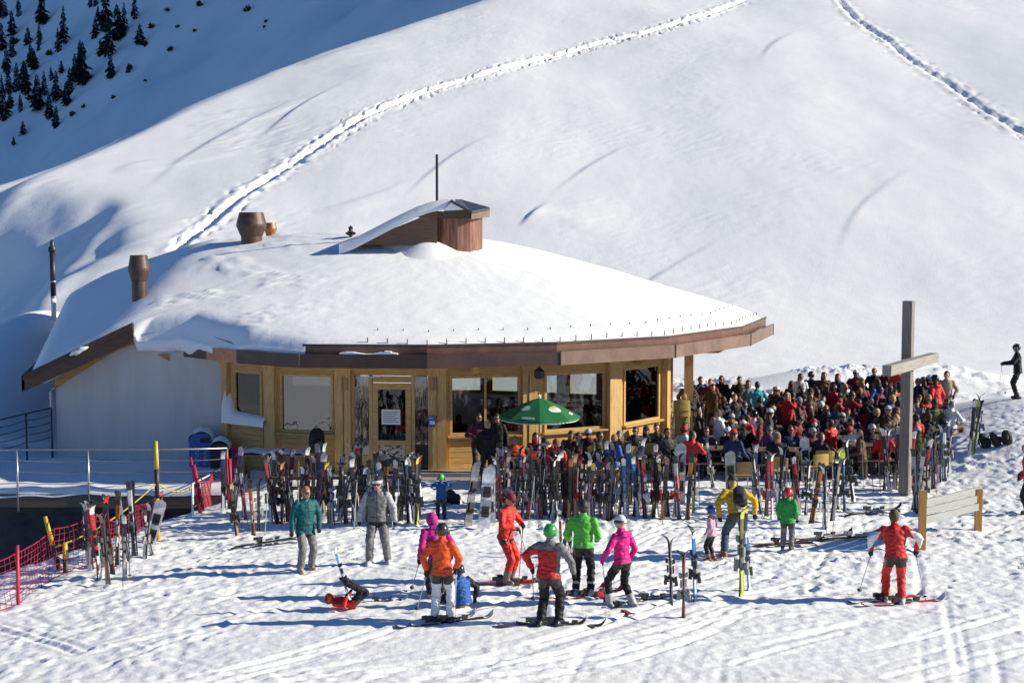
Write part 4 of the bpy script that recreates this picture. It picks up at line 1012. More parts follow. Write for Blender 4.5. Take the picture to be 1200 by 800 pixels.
for o, sc, zn in PAIRS: zones.setdefault(zn, []).append((pxof(o.matrix_basis.translation)[0], o, sc))
for zn, L in zones.items():
    L.sort(key=lambda t_: t_[0]); cnt = {}
    for _, o, sc in L:
        cnt[sc] = cnt.get(sc, 0) + 1
    seen = {}
    for _, o, sc in L:
        seen[sc] = seen.get(sc, 0) + 1; nm = SCHEMES[sc][0]
        lb = '%s %s' % (nm, zn) if cnt[sc] == 1 else '%s, %s such pair from left %s' % (nm, ordw(seen[sc]), zn)
        tag(o, lb, 'skis', 'skis ' + zn)
zones = {}
for o, ci, zn in POLES: zones.setdefault((zn, ci), []).append((pxof(o.location)[0], o))
for (zn, ci), L in zones.items():
    L.sort(key=lambda t_: t_[0])
    for k, (_, o) in enumerate(L): tag(o, ('%s ski pole %s' % (POLC[ci][0], zn)) + ('' if len(L) == 1 else ', %s from the left' % ordw(k + 1)), 'ski pole', 'ski poles ' + zn)

# snowboards
def snowboard(p, c, c2, L, w_, lean, rz, label):
    mb = MB(); N = 24; prev = None; rows = []
    for k in range(N + 1):
        t_ = k / N; wd = w_ / 2 * (.88 + .12 * abs(2 * t_ - 1) ** 2); e_ = min(t_, 1 - t_)
        if e_ < .12: wd *= math.sqrt(max(.01, 1 - ((.12 - e_) / .12) ** 2))
        cv = .10 * ((.13 - e_) / .13) ** 1.6 if e_ < .13 else 0; rows.append((wd, cv, L * t_))
    for k in range(N):
        (a, ca_, za_), (b, cb, zb_) = rows[k], rows[k + 1]; m = 1 if .28 < k / N < .72 and k % 4 else 0
        mb.add([(-a, ca_ + .02, za_), (a, ca_ + .02, za_), (b, cb + .02, zb_), (-b, cb + .02, zb_)], [(0, 1, 2, 3)], m)
        mb.add([(-a, ca_, za_), (a, ca_, za_), (b, cb, zb_), (-b, cb, zb_)], [(3, 2, 1, 0)], 2)
        for s_ in (-1, 1): mb.add([(s_ * a, ca_, za_), (s_ * a, ca_ + .02, za_), (s_ * b, cb + .02, zb_), (s_ * b, cb, zb_)], [(0, 1, 2, 3)], 2)
    o = thing('snowboard', label, 'snowboard', Vector(p) - Vector((0, 0, .12))); o.rotation_euler = (lean[0], lean[1], rz)
    n_ = label.replace(' ', '_'); mb.build('board', [mat('board_a_' + n_, c, .35, .3, 7), mat('board_b_' + n_, c2, .35, .3, 9), mat('board_edge', (.05, .05, .05), .4, .1, 5)], o)
    for z in (.33, .62): bb = MB(); bb.box((0, .04, L * z), (.16, .05, .24)); bb.prism([(-.08, .05, L * z - .10), (.08, .05, L * z - .10), (.07, .18, L * z - .06), (-.07, .18, L * z - .06)], (0, 0, .04)); bb.build('binding', BLKP, o)
    return o
snowboard(ground(547, 617), (.10, .10, .13), (.16, .17, .2), 1.62, .27, (.02, -.22), 4.0, 'dark grey snowboard tilted against the left end of the umbrella rack')
snowboard(ground(566, 620), (.55, .58, .62), (.24, .28, .34), 1.55, .29, (.05, -.10), 3.3, 'pale patterned snowboard beside the tilted dark snowboard')
snowboard(ground(574, 612), (.35, .38, .44), (.62, .63, .66), 1.5, .28, (-.02, .0), 3.3, 'silver snowboard with white middle behind the instructor in red')
snowboard(ground(796, 588), (.50, .52, .56), (.34, .37, .45), 1.6, .30, (.04, -.02), 3.2, 'pale blue grey snowboard upright below the stacked chairs')
snowboard(ground(857, 582), (.42, .42, .42), (.36, .36, .37), 1.35, .29, (-.04, .05), 3.2, 'plain grey snowboard upright behind the man in yellow')
snowboard(ground(945, 562), (.72, .72, .72), (.66, .66, .68), 1.3, .28, (.06, .05), 3.2, 'white snowboard upright among the front terrace tables')
snowboard(ground(984, 575), (.42, .48, .10), (.38, .45, .09), 1.3, .26, (.03, -.03), 3.5, 'lime green snowboard upright before the terrace crowd')
snowboard(ground(173, 640), (.72, .72, .72), (.7, .7, .7), 1.25, .27, (-.05, -.28), 3.25, 'white snowboard leaning by the banded pole at the left')

# ------------------------------------------------------------------ terrace furniture
CHAIRW = mat('yellow_chair_wood', (.42, .28, .07), .5, .2, 4, stretch=(1, 1, 4))
def make_chair():
    o = thing('terrace_chair', None, None)
    mb = MB(); mb.box((0, 0, .44), (.44, .42, .03)); mb.build('seat', CHAIRW, o)
    mb = MB(); rows = [[(.27 * math.sin(a), -.20 - .10 * math.cos(a) + .0, z - .04 * (1 - math.cos(a * 1.1)) * (z > .7)) for a in np.linspace(-1.15, 1.15, 11)] for z in (.52, .62, .74, .84)]
    mb.grid(rows); rows2 = [[(p[0] * .94, p[1] + .025, p[2]) for p in r_] for r_ in rows]; mb.grid(rows2); mb.grid([rows[-1], rows2[-1]]); mb.grid([rows[0], rows2[0]]); mb.build('backrest', CHAIRW, o)
    for sx in (-1, 1):
        for sy in (-1, 1): mb = MB(); mb.tube([(.20 * sx, .19 * sy, .44), (.22 * sx, .22 * sy, 0)], .015, 6); mb.build('leg', STEEL, o)
        mb = MB(); mb.tube([(.20 * sx, -.19, .44), (.21 * sx, -.23, .80)], .015, 6); mb.build('back_post', STEEL, o)
    return o
chair0 = make_chair(); used = [False]
def place_chair(p, rz, label, group='yellow wooden terrace chairs'):
    o = chair0 if not used[0] else copy_tree(chair0); used[0] = True
    o.location = p; o.rotation_euler = (0, 0, rz); tag(o, label, 'chair', group); return o
ps = at(795, 520, 43.0); ps.z = gz(ps.x, ps.y)
for k in range(7): place_chair(ps + Vector((.01 * (k % 3), -.055 * k, .175 * k)), R(4), 'yellow wooden chair in the tall stack by the corner post, %s from the bottom' % ordw(k + 1), 'stacked yellow chairs')
for px, py, rz, lb in ((870, 576, 10, 'yellow curved chair behind the man in the yellow jacket'), (914, 570, -20, 'yellow curved chair above the green jacket with red helmet'), (955, 566, 25, 'yellow curved chair left of the black skis'), (965, 562, -5, 'yellow curved chair nearest the lime green snowboard'), (1018, 555, 8, 'yellow curved chair left of the cross foot'), (744, 560, 200, 'yellow chair at the table under the sunlit post'), (757, 556, 170, 'yellow chair turned to the restaurant wall by the sunlit post'), (900, 560, 160, 'yellow curved chair turned away beside the grey snowboard'), (1030, 548, 30, 'yellow curved chair nearest the cross post')):
    place_chair(ground(px, py), R(rz), lb)
TABW = wood('terrace_table_wood', (.17, .115, .07), .6, .2, (.6, 6, 6))
def make_table():
    o = thing('terrace_table', None, None)
    mb = MB()
    for k in range(4): mb.box((0, -.30 + .2 * k, .745), (1.9, .19, .035))
    mb.build('tabletop', TABW, o)
    for sx in (-.75, .75):
        for sy in (-1, 1): mb = MB(); mb.bar((sx, .30 * sy, -.05), (sx, .26 * sy, .73), .06, .06); mb.build('leg', TABW, o)
        mb = MB(); mb.bar((sx, -.28, .70), (sx, .28, .70), .05, .05); mb.build('cross_rail', TABW, o)
    return o
def make_bench():
    o = thing('bench', None, None); mb = MB(); mb.box((0, -.08, .44), (1.9, .14, .035)); mb.box((0, .08, .44), (1.9, .14, .035)); mb.build('seat', TABW, o)
    for sx in (-.75, .75): mb = MB(); mb.box((sx, 0, .2), (.05, .26, .46)); mb.build('leg', TABW, o)
    return o
table0, bench0 = make_table(), make_bench(); uT = [0]; uB = [0]
def place_of(src, cnt, p, rz, label, cat, group):
    o = src if not cnt[0] else copy_tree(src); cnt[0] = 1; o.location = p; o.rotation_euler = (0, 0, rz); return tag(o, label, cat, group)
# snowy table with a bag below the left window
p = P_(318, 40.4, .0); p.z = gz(p.x, 40.4)
place_of(table0, uT, p, R(-4), 'timber table with a crust of snow below the mirrored window', 'table', None)
mb = MB(); rows = []
for i in range(14):
    rows.append([]); u = -.95 + 1.9 * i / 13
    for j in range(7): v = -.38 + .76 * j / 6; e_ = max(0, 1 - max(abs(u) / .97, abs(v) / .40) ** 6); rows[-1].append((u, v, .764 + .09 * e_ ** .5 + .02 * math.sin(9 * u)))
mb.grid(rows); tag(mb.build('table_snow', SNOW_SMOOTH, None, True, p), 'layer of snow lying on the table below the mirrored window', 'snow'); COL.objects['table_snow'].rotation_euler = (0, 0, R(-4))
def backpack(p, c, rz, label, s_=1.0, tilt=0.0):
    o = thing('backpack', label, 'backpack', p, rz); o.scale = (s_, s_, s_); o.rotation_euler = (tilt, 0, rz)
    m = cloth('bag_' + '_'.join('%03d' % int(v * 1000) for v in c), c); mb = MB(); N = 14
    rings = [(.0, .10, .07), (.03, .15, .10), (.15, .165, .115), (.32, .16, .11), (.44, .135, .09), (.50, .07, .05)]
    rows = [[(rx * (abs(math.cos(t_)) ** .6) * (1 if math.cos(t_) > 0 else -1), ry * (abs(math.sin(t_)) ** .6) * (1 if math.sin(t_) > 0 else -1), z) for t_ in np.linspace(0, 2 * math.pi, N + 1)] for z, rx, ry in rings]
    mb.grid(rows); mb.build('bag', m, o, True)
    mb = MB(); mb.lathe((0, -.10, .08), [(.09, 0), (.12, .06), (.11, .16), (.05, .20)], 10); mb.build('pocket', m, o, True)
    for sx in (-1, 1): mb = MB(); mb.tube([(.08 * sx, .09, .45), (.10 * sx, .17, .34), (.11 * sx, .17, .18), (.12 * sx, .09, .06)], .018, 5); mb.build('strap', BLKP, o, True)
    mb = MB(); mb.tube([(-.04, .05, .48), (0, .06, .55), (.04, .05, .48)], .012, 5); mb.build('grab_loop', BLKP, o, True)
    return o
backpack(P_(370, 40.3, .78 + p.z), (.015, .015, .017), .3, 'big black rucksack standing on the snowy table end', 1.35)
for px, py, rz, lb in ((1157, 524, .5, 'black rucksack on the snow bank, left of three'), (1170, 522, 1.6, 'black rucksack lying in the middle on the snow bank'), (1181, 520, 2.5, 'small black rucksack on the snow bank nearest the right edge'), (527, 588, .8, 'dark rucksack beside the step left of the snowboards'), (535, 590, 2.2, 'black rucksack nearest the tilted dark snowboard')):
    backpack(ground(px, py), (.02, .02, .025), rz, lb, .85, -.5)
TABLES = []
rowsY = [(39.9, 4.3, 11.2, 3), (42.0, 5.2, 12.4, 3), (44.0, 5.9, 13.2, 3), (46.0, 7.0, 13.6, 3), (47.9, 8.0, 13.8, 2), (49.6, 8.4, 14.0, 2)]
for r_, (Y_, x0, x1, n) in enumerate(rowsY):
    for k in range(n):
        x = x0 + (x1 - x0) * (k + .5) / n + rng.uniform(-.2, .2); y = Y_ + rng.uniform(-.25, .25); a = rng.uniform(-.25, .25) + (.15 if r_ % 2 else -.1); z = gz(x, y) + .02
        TABLES.append((r_, k, x, y, z, a))
        nm = ['nearest', 'second', 'third', 'fourth', 'fifth', 'rearmost'][r_]; kn = (['left', 'middle', 'right'] if n == 3 else ['left', 'right'])[k]
        place_of(table0, uT, (x, y, z), a, 'timber terrace table in the %s row, %s table' % (nm, kn), 'table', 'terrace tables')
        for s_ in (-1, 1):
            q = (x - math.sin(a) * .62 * s_, y + math.cos(a) * .62 * s_, z)
            place_of(bench0, uB, q, a, 'timber bench on the %s side of the %s row, %s table' % ('far' if s_ > 0 else 'near', nm, kn), 'bench', 'terrace benches')
p = at(640, 530, 38.5); place_of(table0, uT, (p.x, 38.5, gz(p.x, 38.5)), .1, 'timber table under the green umbrella', 'table', None)
for s_ in (-1, 1): place_of(bench0, uB, (p.x, 38.5 + .66 * s_, gz(p.x, 38.5)), .1, 'timber bench on the %s side of the umbrella table' % ('far' if s_ > 0 else 'near'), 'bench', None)

# ------------------------------------------------------------------ conifers on the far slope
NEEDLE = mat('dark_needles', (.018, .032, .022), .8, .4, 3); NEEDLE2 = mat('olive_needles', (.035, .05, .022), .8, .4, 3); BARK = mat('conifer_bark', (.06, .045, .035), .9, .3, 4)
def conifer_mesh(seed, slim):
    r_ = random.Random(seed); tk = MB(); tk.tube([(0, 0, -.05), (.004, 0, .5), (0, .004, .97)], [.018, .012, .002], 6); cr = MB()
    z = .07
    while z < .985:
        L0 = slim * (1 - z) ** .75 * (.75 + .5 * r_.random()) * (1 if z > .16 else .7) + .012; n = r_.randint(5, 8)
        for k in range(n):
            if r_.random() < .24: continue
            a = r_.random() * 6.283; L = L0 * r_.uniform(.40, 1.25); dz = -.30 * L + r_.uniform(-.02, .01)
            d = Vector((math.cos(a), math.sin(a), 0)); s_ = Vector((-d.y, d.x, 0)); b0 = Vector((0, 0, z)); tip = d * L + Vector((0, 0, z + dz)); mid = d * L * .55 + Vector((0, 0, z + dz * .3 + .012)); wd = L * r_.uniform(.22, .36)
            cr.add([b0, mid + s_ * wd, tip, mid - s_ * wd], [(0, 1, 2, 3)], 0 if r_.random() < .7 else 1)
            cr.add([mid + s_ * wd * .8, tip + s_ * wd * .5 - Vector((0, 0, .025)), mid + Vector((0, 0, -.05))], [(0, 1, 2)], 0)
            cr.add([mid - s_ * wd * .8, tip - s_ * wd * .5 - Vector((0, 0, .025)), mid + Vector((0, 0, -.045)) + d * L * .2], [(0, 1, 2)], 0)
        z += .018 + .012 * r_.random()
    return tk.mesh('trunk', BARK), cr.mesh('crown', [NEEDLE, NEEDLE2])
CM = [conifer_mesh(s_, w_) for s_, w_ in ((1, .20), (2, .15), (3, .24), (4, .17), (5, .26))]
TL = [(75, 52, 46), (50, 29, 38), (127, 67, 46), (124, 38, 48), (138, 48, 44), (146, 38, 36), (158, 23, 34), (164, 52, 25), (97, 100, 52), (94, 76, 30), (82, 112, 34), (66, 120, 38), (44, 130, 44), (78, 124, 30), (4, 142, 44), (8, 86, 32), (40, 82, 26), (33, 53, 22), (22, 20, 26), (20, 108, 36), (30, 112, 40), (14, 68, 30), (3, 22, 30), (106, 9, 18), (112, 8, 22), (28, 96, 26), (36, 78, 28), (60, 95, 18), (52, 112, 30), (66, 150, 28), (27, 158, 18), (16, 170, 12), (115, 20, 14), (88, 96, 34), (12, 128, 28), (24, 132, 24), (118, 66, 22), (72, 86, 16), (2, 110, 24), (45, 60, 12)]
SH = [(170, 55, 9), (178, 34, 8), (234, 8, 8), (200, 61, 8), (208, 33, 5), (152, 82, 8), (133, 116, 6), (290, 14, 9), (312, 27, 5), (228, 38, 5), (150, 86, 6), (85, 137, 8), (35, 118, 9), (110, 46, 7), (18, 52, 10), (58, 65, 8), (196, 14, 6), (98, 127, 6), (170, 96, 4), (310, 33, 4)]
TL += [(68, 62, 30), (58, 140, 32), (10, 110, 36), (2, 60, 34), (14, 42, 30), (130, 92, 28), (112, 44, 26), (46, 54, 26)]
TL.sort(); kinds = ['tall dark', 'slim', 'broad', 'narrow', 'ragged']
for k, (px, py, hp) in enumerate(TL):
    b_ = far_hit(px, py); H_ = hp * (b_.y / FPX) * 1.0; i = (k * 7 + hp) % 5
    o = thing('conifer', '%s dark conifer on the shaded slope, %s tree from the left' % ('large' if hp > 35 else 'medium' if hp > 22 else 'small', ordw(k + 1)), 'conifer', b_ - Vector((0, 0, .3)), rng.random() * 6, 'conifers on the shaded slope')
    o.scale = (H_ * rng.uniform(.95, 1.25),) * 2 + (H_,); link('trunk', CM[i][0], o); link('crown', CM[i][1], o)
def shrub_mesh(seed):
    r_ = random.Random(seed); mb = MB()
    for k in range(90):
        a = r_.random() * 6.283; el = r_.uniform(.1, 1.4); d = Vector((math.cos(a) * math.cos(el), math.sin(a) * math.cos(el), math.sin(el))); L = r_.uniform(.3, 1); s_ = d.cross(Vector((r_.random(), r_.random(), .2))).normalized() * .14
        mb.add([d * L * .3, d * L * .7 + s_, d * L, d * L * .7 - s_], [(0, 1, 2, 3)])
    return mb.mesh('bush', NEEDLE2)
SM = [shrub_mesh(s_) for s_ in (1, 2, 3)]; SH.sort()
for k, (px, py, hp) in enumerate(SH):
    b_ = far_hit(px, py); s_ = hp * b_.y / FPX; o = link('bush', SM[k % 3], None, b_, (0, 0, rng.random() * 6)); o.scale = (s_ * .8, s_ * .8, s_)
    tag(o, 'small dark bush poking from the shaded slope, %s bush from the left' % ordw(k + 1), 'bush', 'bushes on the shaded slope')
# ------------------------------------------------------------------ people
TAGS = ['jacket', 'accent', 'pants', 'glove', 'boot', 'skin', 'trim']
def V3(*a): return Vector(a)
def ik(a, b, l1, l2, hint):
    a, b = Vector(a), Vector(b); d = b - a; L = min(d.length, (l1 + l2) * .999); dn = d.normalized()
    x = (l1 * l1 - l2 * l2 + L * L) / (2 * L); h = math.sqrt(max(1e-6, l1 * l1 - x * x))
    hv = Vector(hint); hv = (hv - dn * hv.dot(dn)).normalized(); return a + dn * x + hv * h, a + dn * L
class Body:
    """one figure grown from tapered limbs, fused into a single skin; forward is +Y, right is +X"""
    def __init__(s): s.v = []; s.f = []; s.prims = []
    def ring_loft(s, rings, n=14):
        b = len(s.v)
        for c, u, w_, ru, rw in rings:
            for k in range(n): t_ = 2 * math.pi * k / n; s.v.append(c + u * (ru * math.cos(t_)) + w_ * (rw * math.sin(t_)))
        for i in range(len(rings) - 1):
            for k in range(n): a = b + i * n + k; q = b + i * n + (k + 1) % n; s.f.append((a, q, q + n, a + n))
        s.f.append(tuple(b + k for k in range(n - 1, -1, -1))); s.f.append(tuple(b + (len(rings) - 1) * n + k for k in range(n)))
    def cap(s, a, b, ra, rb, tag_, n=12):
        a, b = Vector(a), Vector(b); d = b - a; d = d.normalized() if d.length > 1e-6 else V3(0, 0, 1)
        u = d.cross(V3(0, 0, 1)); u = d.cross(V3(0, 1, 0)) if u.length < .05 else u; u.normalize(); w_ = d.cross(u); R_ = []
        for t_ in (-1, -.8, -.45): R_.append((a + d * ra * t_, u, w_, ra * math.sqrt(max(.002, 1 - t_ * t_)), ra * math.sqrt(max(.002, 1 - t_ * t_))))
        R_.append((a, u, w_, ra, ra)); R_.append((b, u, w_, rb, rb))
        for t_ in (.45, .8, 1): R_.append((b + d * rb * t_, u, w_, rb * math.sqrt(max(.002, 1 - t_ * t_)), rb * math.sqrt(max(.002, 1 - t_ * t_))))
        s.ring_loft(R_, n); s.prims.append((np.array(a), np.array(b), ra, rb, TAGS.index(tag_)))
    def ell(s, c, u, f, up, ru, rf, rz, tag_):
        R_ = []
        for t_ in np.linspace(-1, 1, 9): k = math.sqrt(max(.003, 1 - t_ * t_)); R_.append((Vector(c) + up * rz * t_, u, f, ru * k, rf * k))
        s.ring_loft(R_, 14); r = min(ru, rf, rz); h = max(0, rz - r)
        s.prims.append((np.array(Vector(c) - up * h), np.array(Vector(c) + up * h), r * 1.1, r * 1.1, TAGS.index(tag_)))
    def bake(s, name, voxel, smooth=2, wrinkle=.006, seed=0, J=None, style=()):
        me = bpy.data.meshes.new('raw'); me.from_pydata([tuple(v) for v in s.v], [], s.f); o = bpy.data.objects.new('raw', me); COL.objects.link(o)
        md = o.modifiers.new('r', 'REMESH'); md.mode = 'VOXEL'; md.voxel_size = voxel; md.adaptivity = 0
        dg = bpy.context.evaluated_depsgraph_get(); dg.update(); m2 = bpy.data.meshes.new_from_object(o.evaluated_get(dg))
        bpy.data.objects.remove(o); bpy.data.meshes.remove(me); m2.name = name
        nv = len(m2.vertices); co = np.empty(nv * 3); m2.vertices.foreach_get('co', co); co = co.reshape(-1, 3)
        ne = len(m2.edges); ed = np.empty(ne * 2, int); m2.edges.foreach_get('vertices', ed); ed = ed.reshape(-1, 2)
        for _ in range(smooth):
            acc = np.zeros_like(co); cnt = np.zeros(nv); np.add.at(acc, ed[:, 0], co[ed[:, 1]]); np.add.at(acc, ed[:, 1], co[ed[:, 0]]); np.add.at(cnt, ed.ravel(), 1)
            co = co * .5 + .5 * acc / np.maximum(cnt, 1)[:, None]
        # nearest limb gives every face its garment
        nf = len(m2.polygons); ce = np.empty(nf * 3); m2.vertices.foreach_set('co', co.ravel()); m2.update(); m2.polygons.foreach_get('center', ce); ce = ce.reshape(-1, 3)
        best = np.full(nf, 9.0); idx = np.zeros(nf, np.int32); bv = np.full(nv, 9.0); iv = np.zeros(nv, np.int32)
        for a, b, ra, rb, t_ in s.prims:
            for P_a, bb, ii in ((ce, best, idx), (co, bv, iv)):
                d = b - a; L = d @ d + 1e-9; t = np.clip((P_a - a) @ d / L, 0, 1); ds = np.linalg.norm(P_a - a - t[:, None] * d, axis=1) - (ra + (rb - ra) * t)
                k = ds < bb; bb[k] = ds[k]; ii[k] = t_
        if J is not None:
            lo = (ce - np.array(J['hip'])) @ np.array(J['M']); tor = (idx == 0)
            for st in style:
                if st == 'yoke': k = tor & (lo[:, 2] > .405)
                elif st == 'side': k = tor & (lo[:, 0] > .165) & (lo[:, 2] > .0)
                elif st == 'band': k = tor & (np.abs(lo[:, 2] - .24) < .03)
                elif st == 'panels': k = tor & (np.abs(lo[:, 0]) > .135) & (lo[:, 2] < .42)
                elif st == 'arms': k = tor & (np.abs(lo[:, 0]) > .20) & (lo[:, 2] < .43) & (np.abs(lo[:, 0]) > .228 + .62 * (.455 - lo[:, 2]))
                else: continue
                idx[k] = 1
            if 'zip' in style: idx[tor & (np.abs(lo[:, 0]) < .011) & (lo[:, 1] > .03)] = 6
            if 'pockets' in style: idx[tor & (np.abs(np.abs(lo[:, 0]) - .10) < .05) & (np.abs(lo[:, 2] - .05) < .008)] = 6
            hm = J.get('hem', -.1); idx[tor & (lo[:, 2] < hm + .022)] = 6
        nrm = np.empty(nv * 3); m2.vertices.foreach_get('normal', nrm); nrm = nrm.reshape(-1, 3)
        wr = (vnoise(co[:, 0] * 11 + seed, co[:, 2] * 17 + co[:, 1] * 9, 7) + .6 * vnoise(co[:, 1] * 19 + seed, co[:, 2] * 25, 9))
        amp = np.where(iv <= 2, wrinkle, 0.0) * 1.6
        co = co + nrm * (wr * amp)[:, None]
        m2.vertices.foreach_set('co', co.ravel()); m2.polygons.foreach_set('use_smooth', np.ones(nf, bool))
        m2.materials.clear()
        for k in TAGS: m2.materials.append(None)
        m2.polygons.foreach_set('material_index', idx); m2.update(); return m2

def figure(pose, detail_hands=False, female=False, bulk=1.0, boots='ski'):
    """pose: dict of hip height, feet, lean, hands ... -> Body, joints (standing height 1.75)"""
    B_ = Body(); hip = Vector(pose.get('hip', (0, 0, .93))); lean = pose.get('lean', .06); side = pose.get('side', 0.0); tw = pose.get('twist', 0.0)
    M = Matrix.Rotation(tw, 3, 'Z') @ Matrix.Rotation(side, 3, 'Y') @ Matrix.Rotation(-lean, 3, 'X')
    if 'M' in pose: M = pose['M']
    up, fw, rt = M @ V3(0, 0, 1), M @ V3(0, 1, 0), M @ V3(1, 0, 0)
    T = lambda x, y, z: hip + rt * x + fw * y + up * z
    sw = .185 if not female else .165; J = {}
    bk = bulk
    # legs
    for sgn, nm in ((-1, 'L'), (1, 'R')):
        h = hip + rt * (.09 * sgn) - up * .03; ft = Vector(pose.get('foot' + nm, (.12 * sgn, .0, .09))); fd = Vector(pose.get('fdir' + nm, (.12 * sgn, 1, 0))).normalized()
        kn, an = ik(h, ft, .43, .43, pose.get('knee' + nm, (.10 * sgn, 1, .1)))
        B_.cap(h, kn, .098 * bk, .073 * bk, 'pants'); B_.cap(kn, an.lerp(kn, .12), .073 * bk, .068 * bk, 'pants')
        sh = (an - kn).normalized()
        if boots == 'ski': B_.cap(an - sh * .16, an, .076, .068, 'boot')
        heel = an - fd * .06 + sh * .035; toe = an + fd * .16 + sh * .045
        B_.cap(heel, toe, .052, .045, 'boot'); B_.cap(heel + sh * .02, toe + sh * .015, .045, .040, 'boot'); B_.cap(an, an + fd * .06 + sh * .02, .055, .05, 'boot')
        J['foot' + nm] = an; J['fd' + nm] = fd
    B_.cap(T(-.05, -.005, .0), T(.05, -.005, .0), .105 * bk, .105 * bk, 'pants')
    # torso: jacket with a slightly flared hem, waist, chest, shoulders
    hem = pose.get('hem', -.10); w_ = .92 if female else 1.0
    prof = [(hem, .185 * bk, .142 * bk), (hem + .03, .182 * bk, .14 * bk), (.08, .165 * bk * w_, .125 * bk), (.20, .165 * bk * w_, .122 * bk), (.33, .183 * bk * w_, .13 * bk), (.44, .19 * w_ * bk, .122), (.50, .15, .098), (.545, .08, .07), (.56, .068, .066)]
    R_ = [(T(0, .012 * math.sin((z + .1) * 4), z), rt, fw, a, b) for z, a, b in prof]; B_.ring_loft(R_, 18)
    for (z0, a0, b0), (z1, a1, b1) in zip(prof[:-1], prof[1:]):
        for sx in (-.45, 0, .45): B_.prims.append((np.array(T(sx * a0, 0, z0)), np.array(T(sx * a1, 0, z1)), b0, b1, 0))
    if pose.get('hood'): B_.cap(T(-.07, -.11, .49), T(.07, -.11, .49), .055, .055, 'jacket')
    # arms
    for sgn, nm in ((-1, 'L'), (1, 'R')):
        s_ = T(sw * sgn, -.005, .455); J['sh' + nm] = s_
        hd = pose.get('hand' + nm, (.10, .02, -.56)); wr = s_ + rt * (hd[0] * sgn) + fw * hd[1] + up * hd[2]
        if pose.get('whand' + nm): wr = Vector(pose['whand' + nm])
        hn = pose.get('elb' + nm, (.35, -1, -.2)); el, wr = ik(s_, wr, .285, .255, rt * hn[0] * sgn + fw * hn[1] + up * hn[2])
        at_ = 'accent' if pose.get('sleeve') else 'jacket'
        B_.cap(s_, el, .073 * bk, .058 * bk, at_); B_.cap(el, wr.lerp(el, .08), .058 * bk, .047 * bk, at_ if pose.get('sleeve') != 'upper' else 'jacket')
        fd = (wr - el).normalized(); J['el' + nm] = el
        bare = pose.get('bare'); gt = 'skin' if bare else 'glove'; gs = .85 if bare else 1.0
        sdv = fd.cross(V3(0, 0, 1)); sdv = rt.copy() if sdv.length < .2 else sdv.normalized(); pn = sdv.cross(fd)
        B_.cap(wr, wr + fd * .045, .040 * gs, .043 * gs, gt)
        if detail_hands:
            for k in range(4):
                o_ = (k - 1.5) * .021; a = wr + fd * .075 + sdv * o_; L = (.040, .046, .044, .036)[k]
                b = a + fd * L * .6 - pn * .012; c = b + fd * .01 - pn * .030
                B_.cap(a, b, .0125 * gs, .0115 * gs, gt, 8); B_.cap(b, c, .0115 * gs, .0105 * gs, gt, 8)
            B_.cap(wr + fd * .03 - sdv * .035 * -sgn, wr + fd * .075 - pn * .03 - sdv * .045 * -sgn, .014, .012, gt, 8)
        else: B_.cap(wr + fd * .06, wr + fd * .095 - pn * .02, .036 * gs, .026 * gs, gt)
        J['hand' + nm] = wr + fd * .085 - pn * .02
    # neck and head
    hy, hp = pose.get('yaw', 0.0), pose.get('nod', 0.0)
    HM = M @ Matrix.Rotation(hy, 3, 'Z') @ Matrix.Rotation(-hp + lean * .7 if 'M' not in pose else -hp, 3, 'X')
    hu, hf, hr = HM @ V3(0, 0, 1), HM @ V3(0, 1, 0), HM @ V3(1, 0, 0)
    nk = T(0, .01, .54); hc = nk + hu * .145 + hf * .02
    B_.cap(T(0, 0, .50), T(0, .012, .575), .066, .064, 'jacket'); B_.cap(nk, hc - hu * .06, .052, .052, 'skin')
    B_.ell(hc, hr, hf, hu, .076, .094, .112, 'skin'); B_.ell(hc - hu * .052 + hf * .018, hr, hf, hu, .058, .070, .062, 'skin')
    B_.cap(hc + hf * .088 + hu * .012, hc + hf * .106 - hu * .022, .011, .016, 'skin', 8)
    B_.cap(hc + hf * .078 - hu * .062 - hr * .02, hc + hf * .078 - hu * .062 + hr * .02, .012, .012, 'skin', 8)
    for sx in (-1, 1):
        B_.cap(hc + hr * .076 * sx + hu * .02, hc + hr * .079 * sx - hu * .02, .017, .014, 'skin', 8)
        B_.cap(hc + hr * .030 * sx + hf * .083 + hu * .014, hc + hr * .038 * sx + hf * .080 + hu * .014, .013, .012, 'trim', 8)
    J['head'] = hc; J['HM'] = HM; J['M'] = M; J['hip'] = hip; J['chest'] = T(0, 0, .3); J['T'] = T
    return B_, J

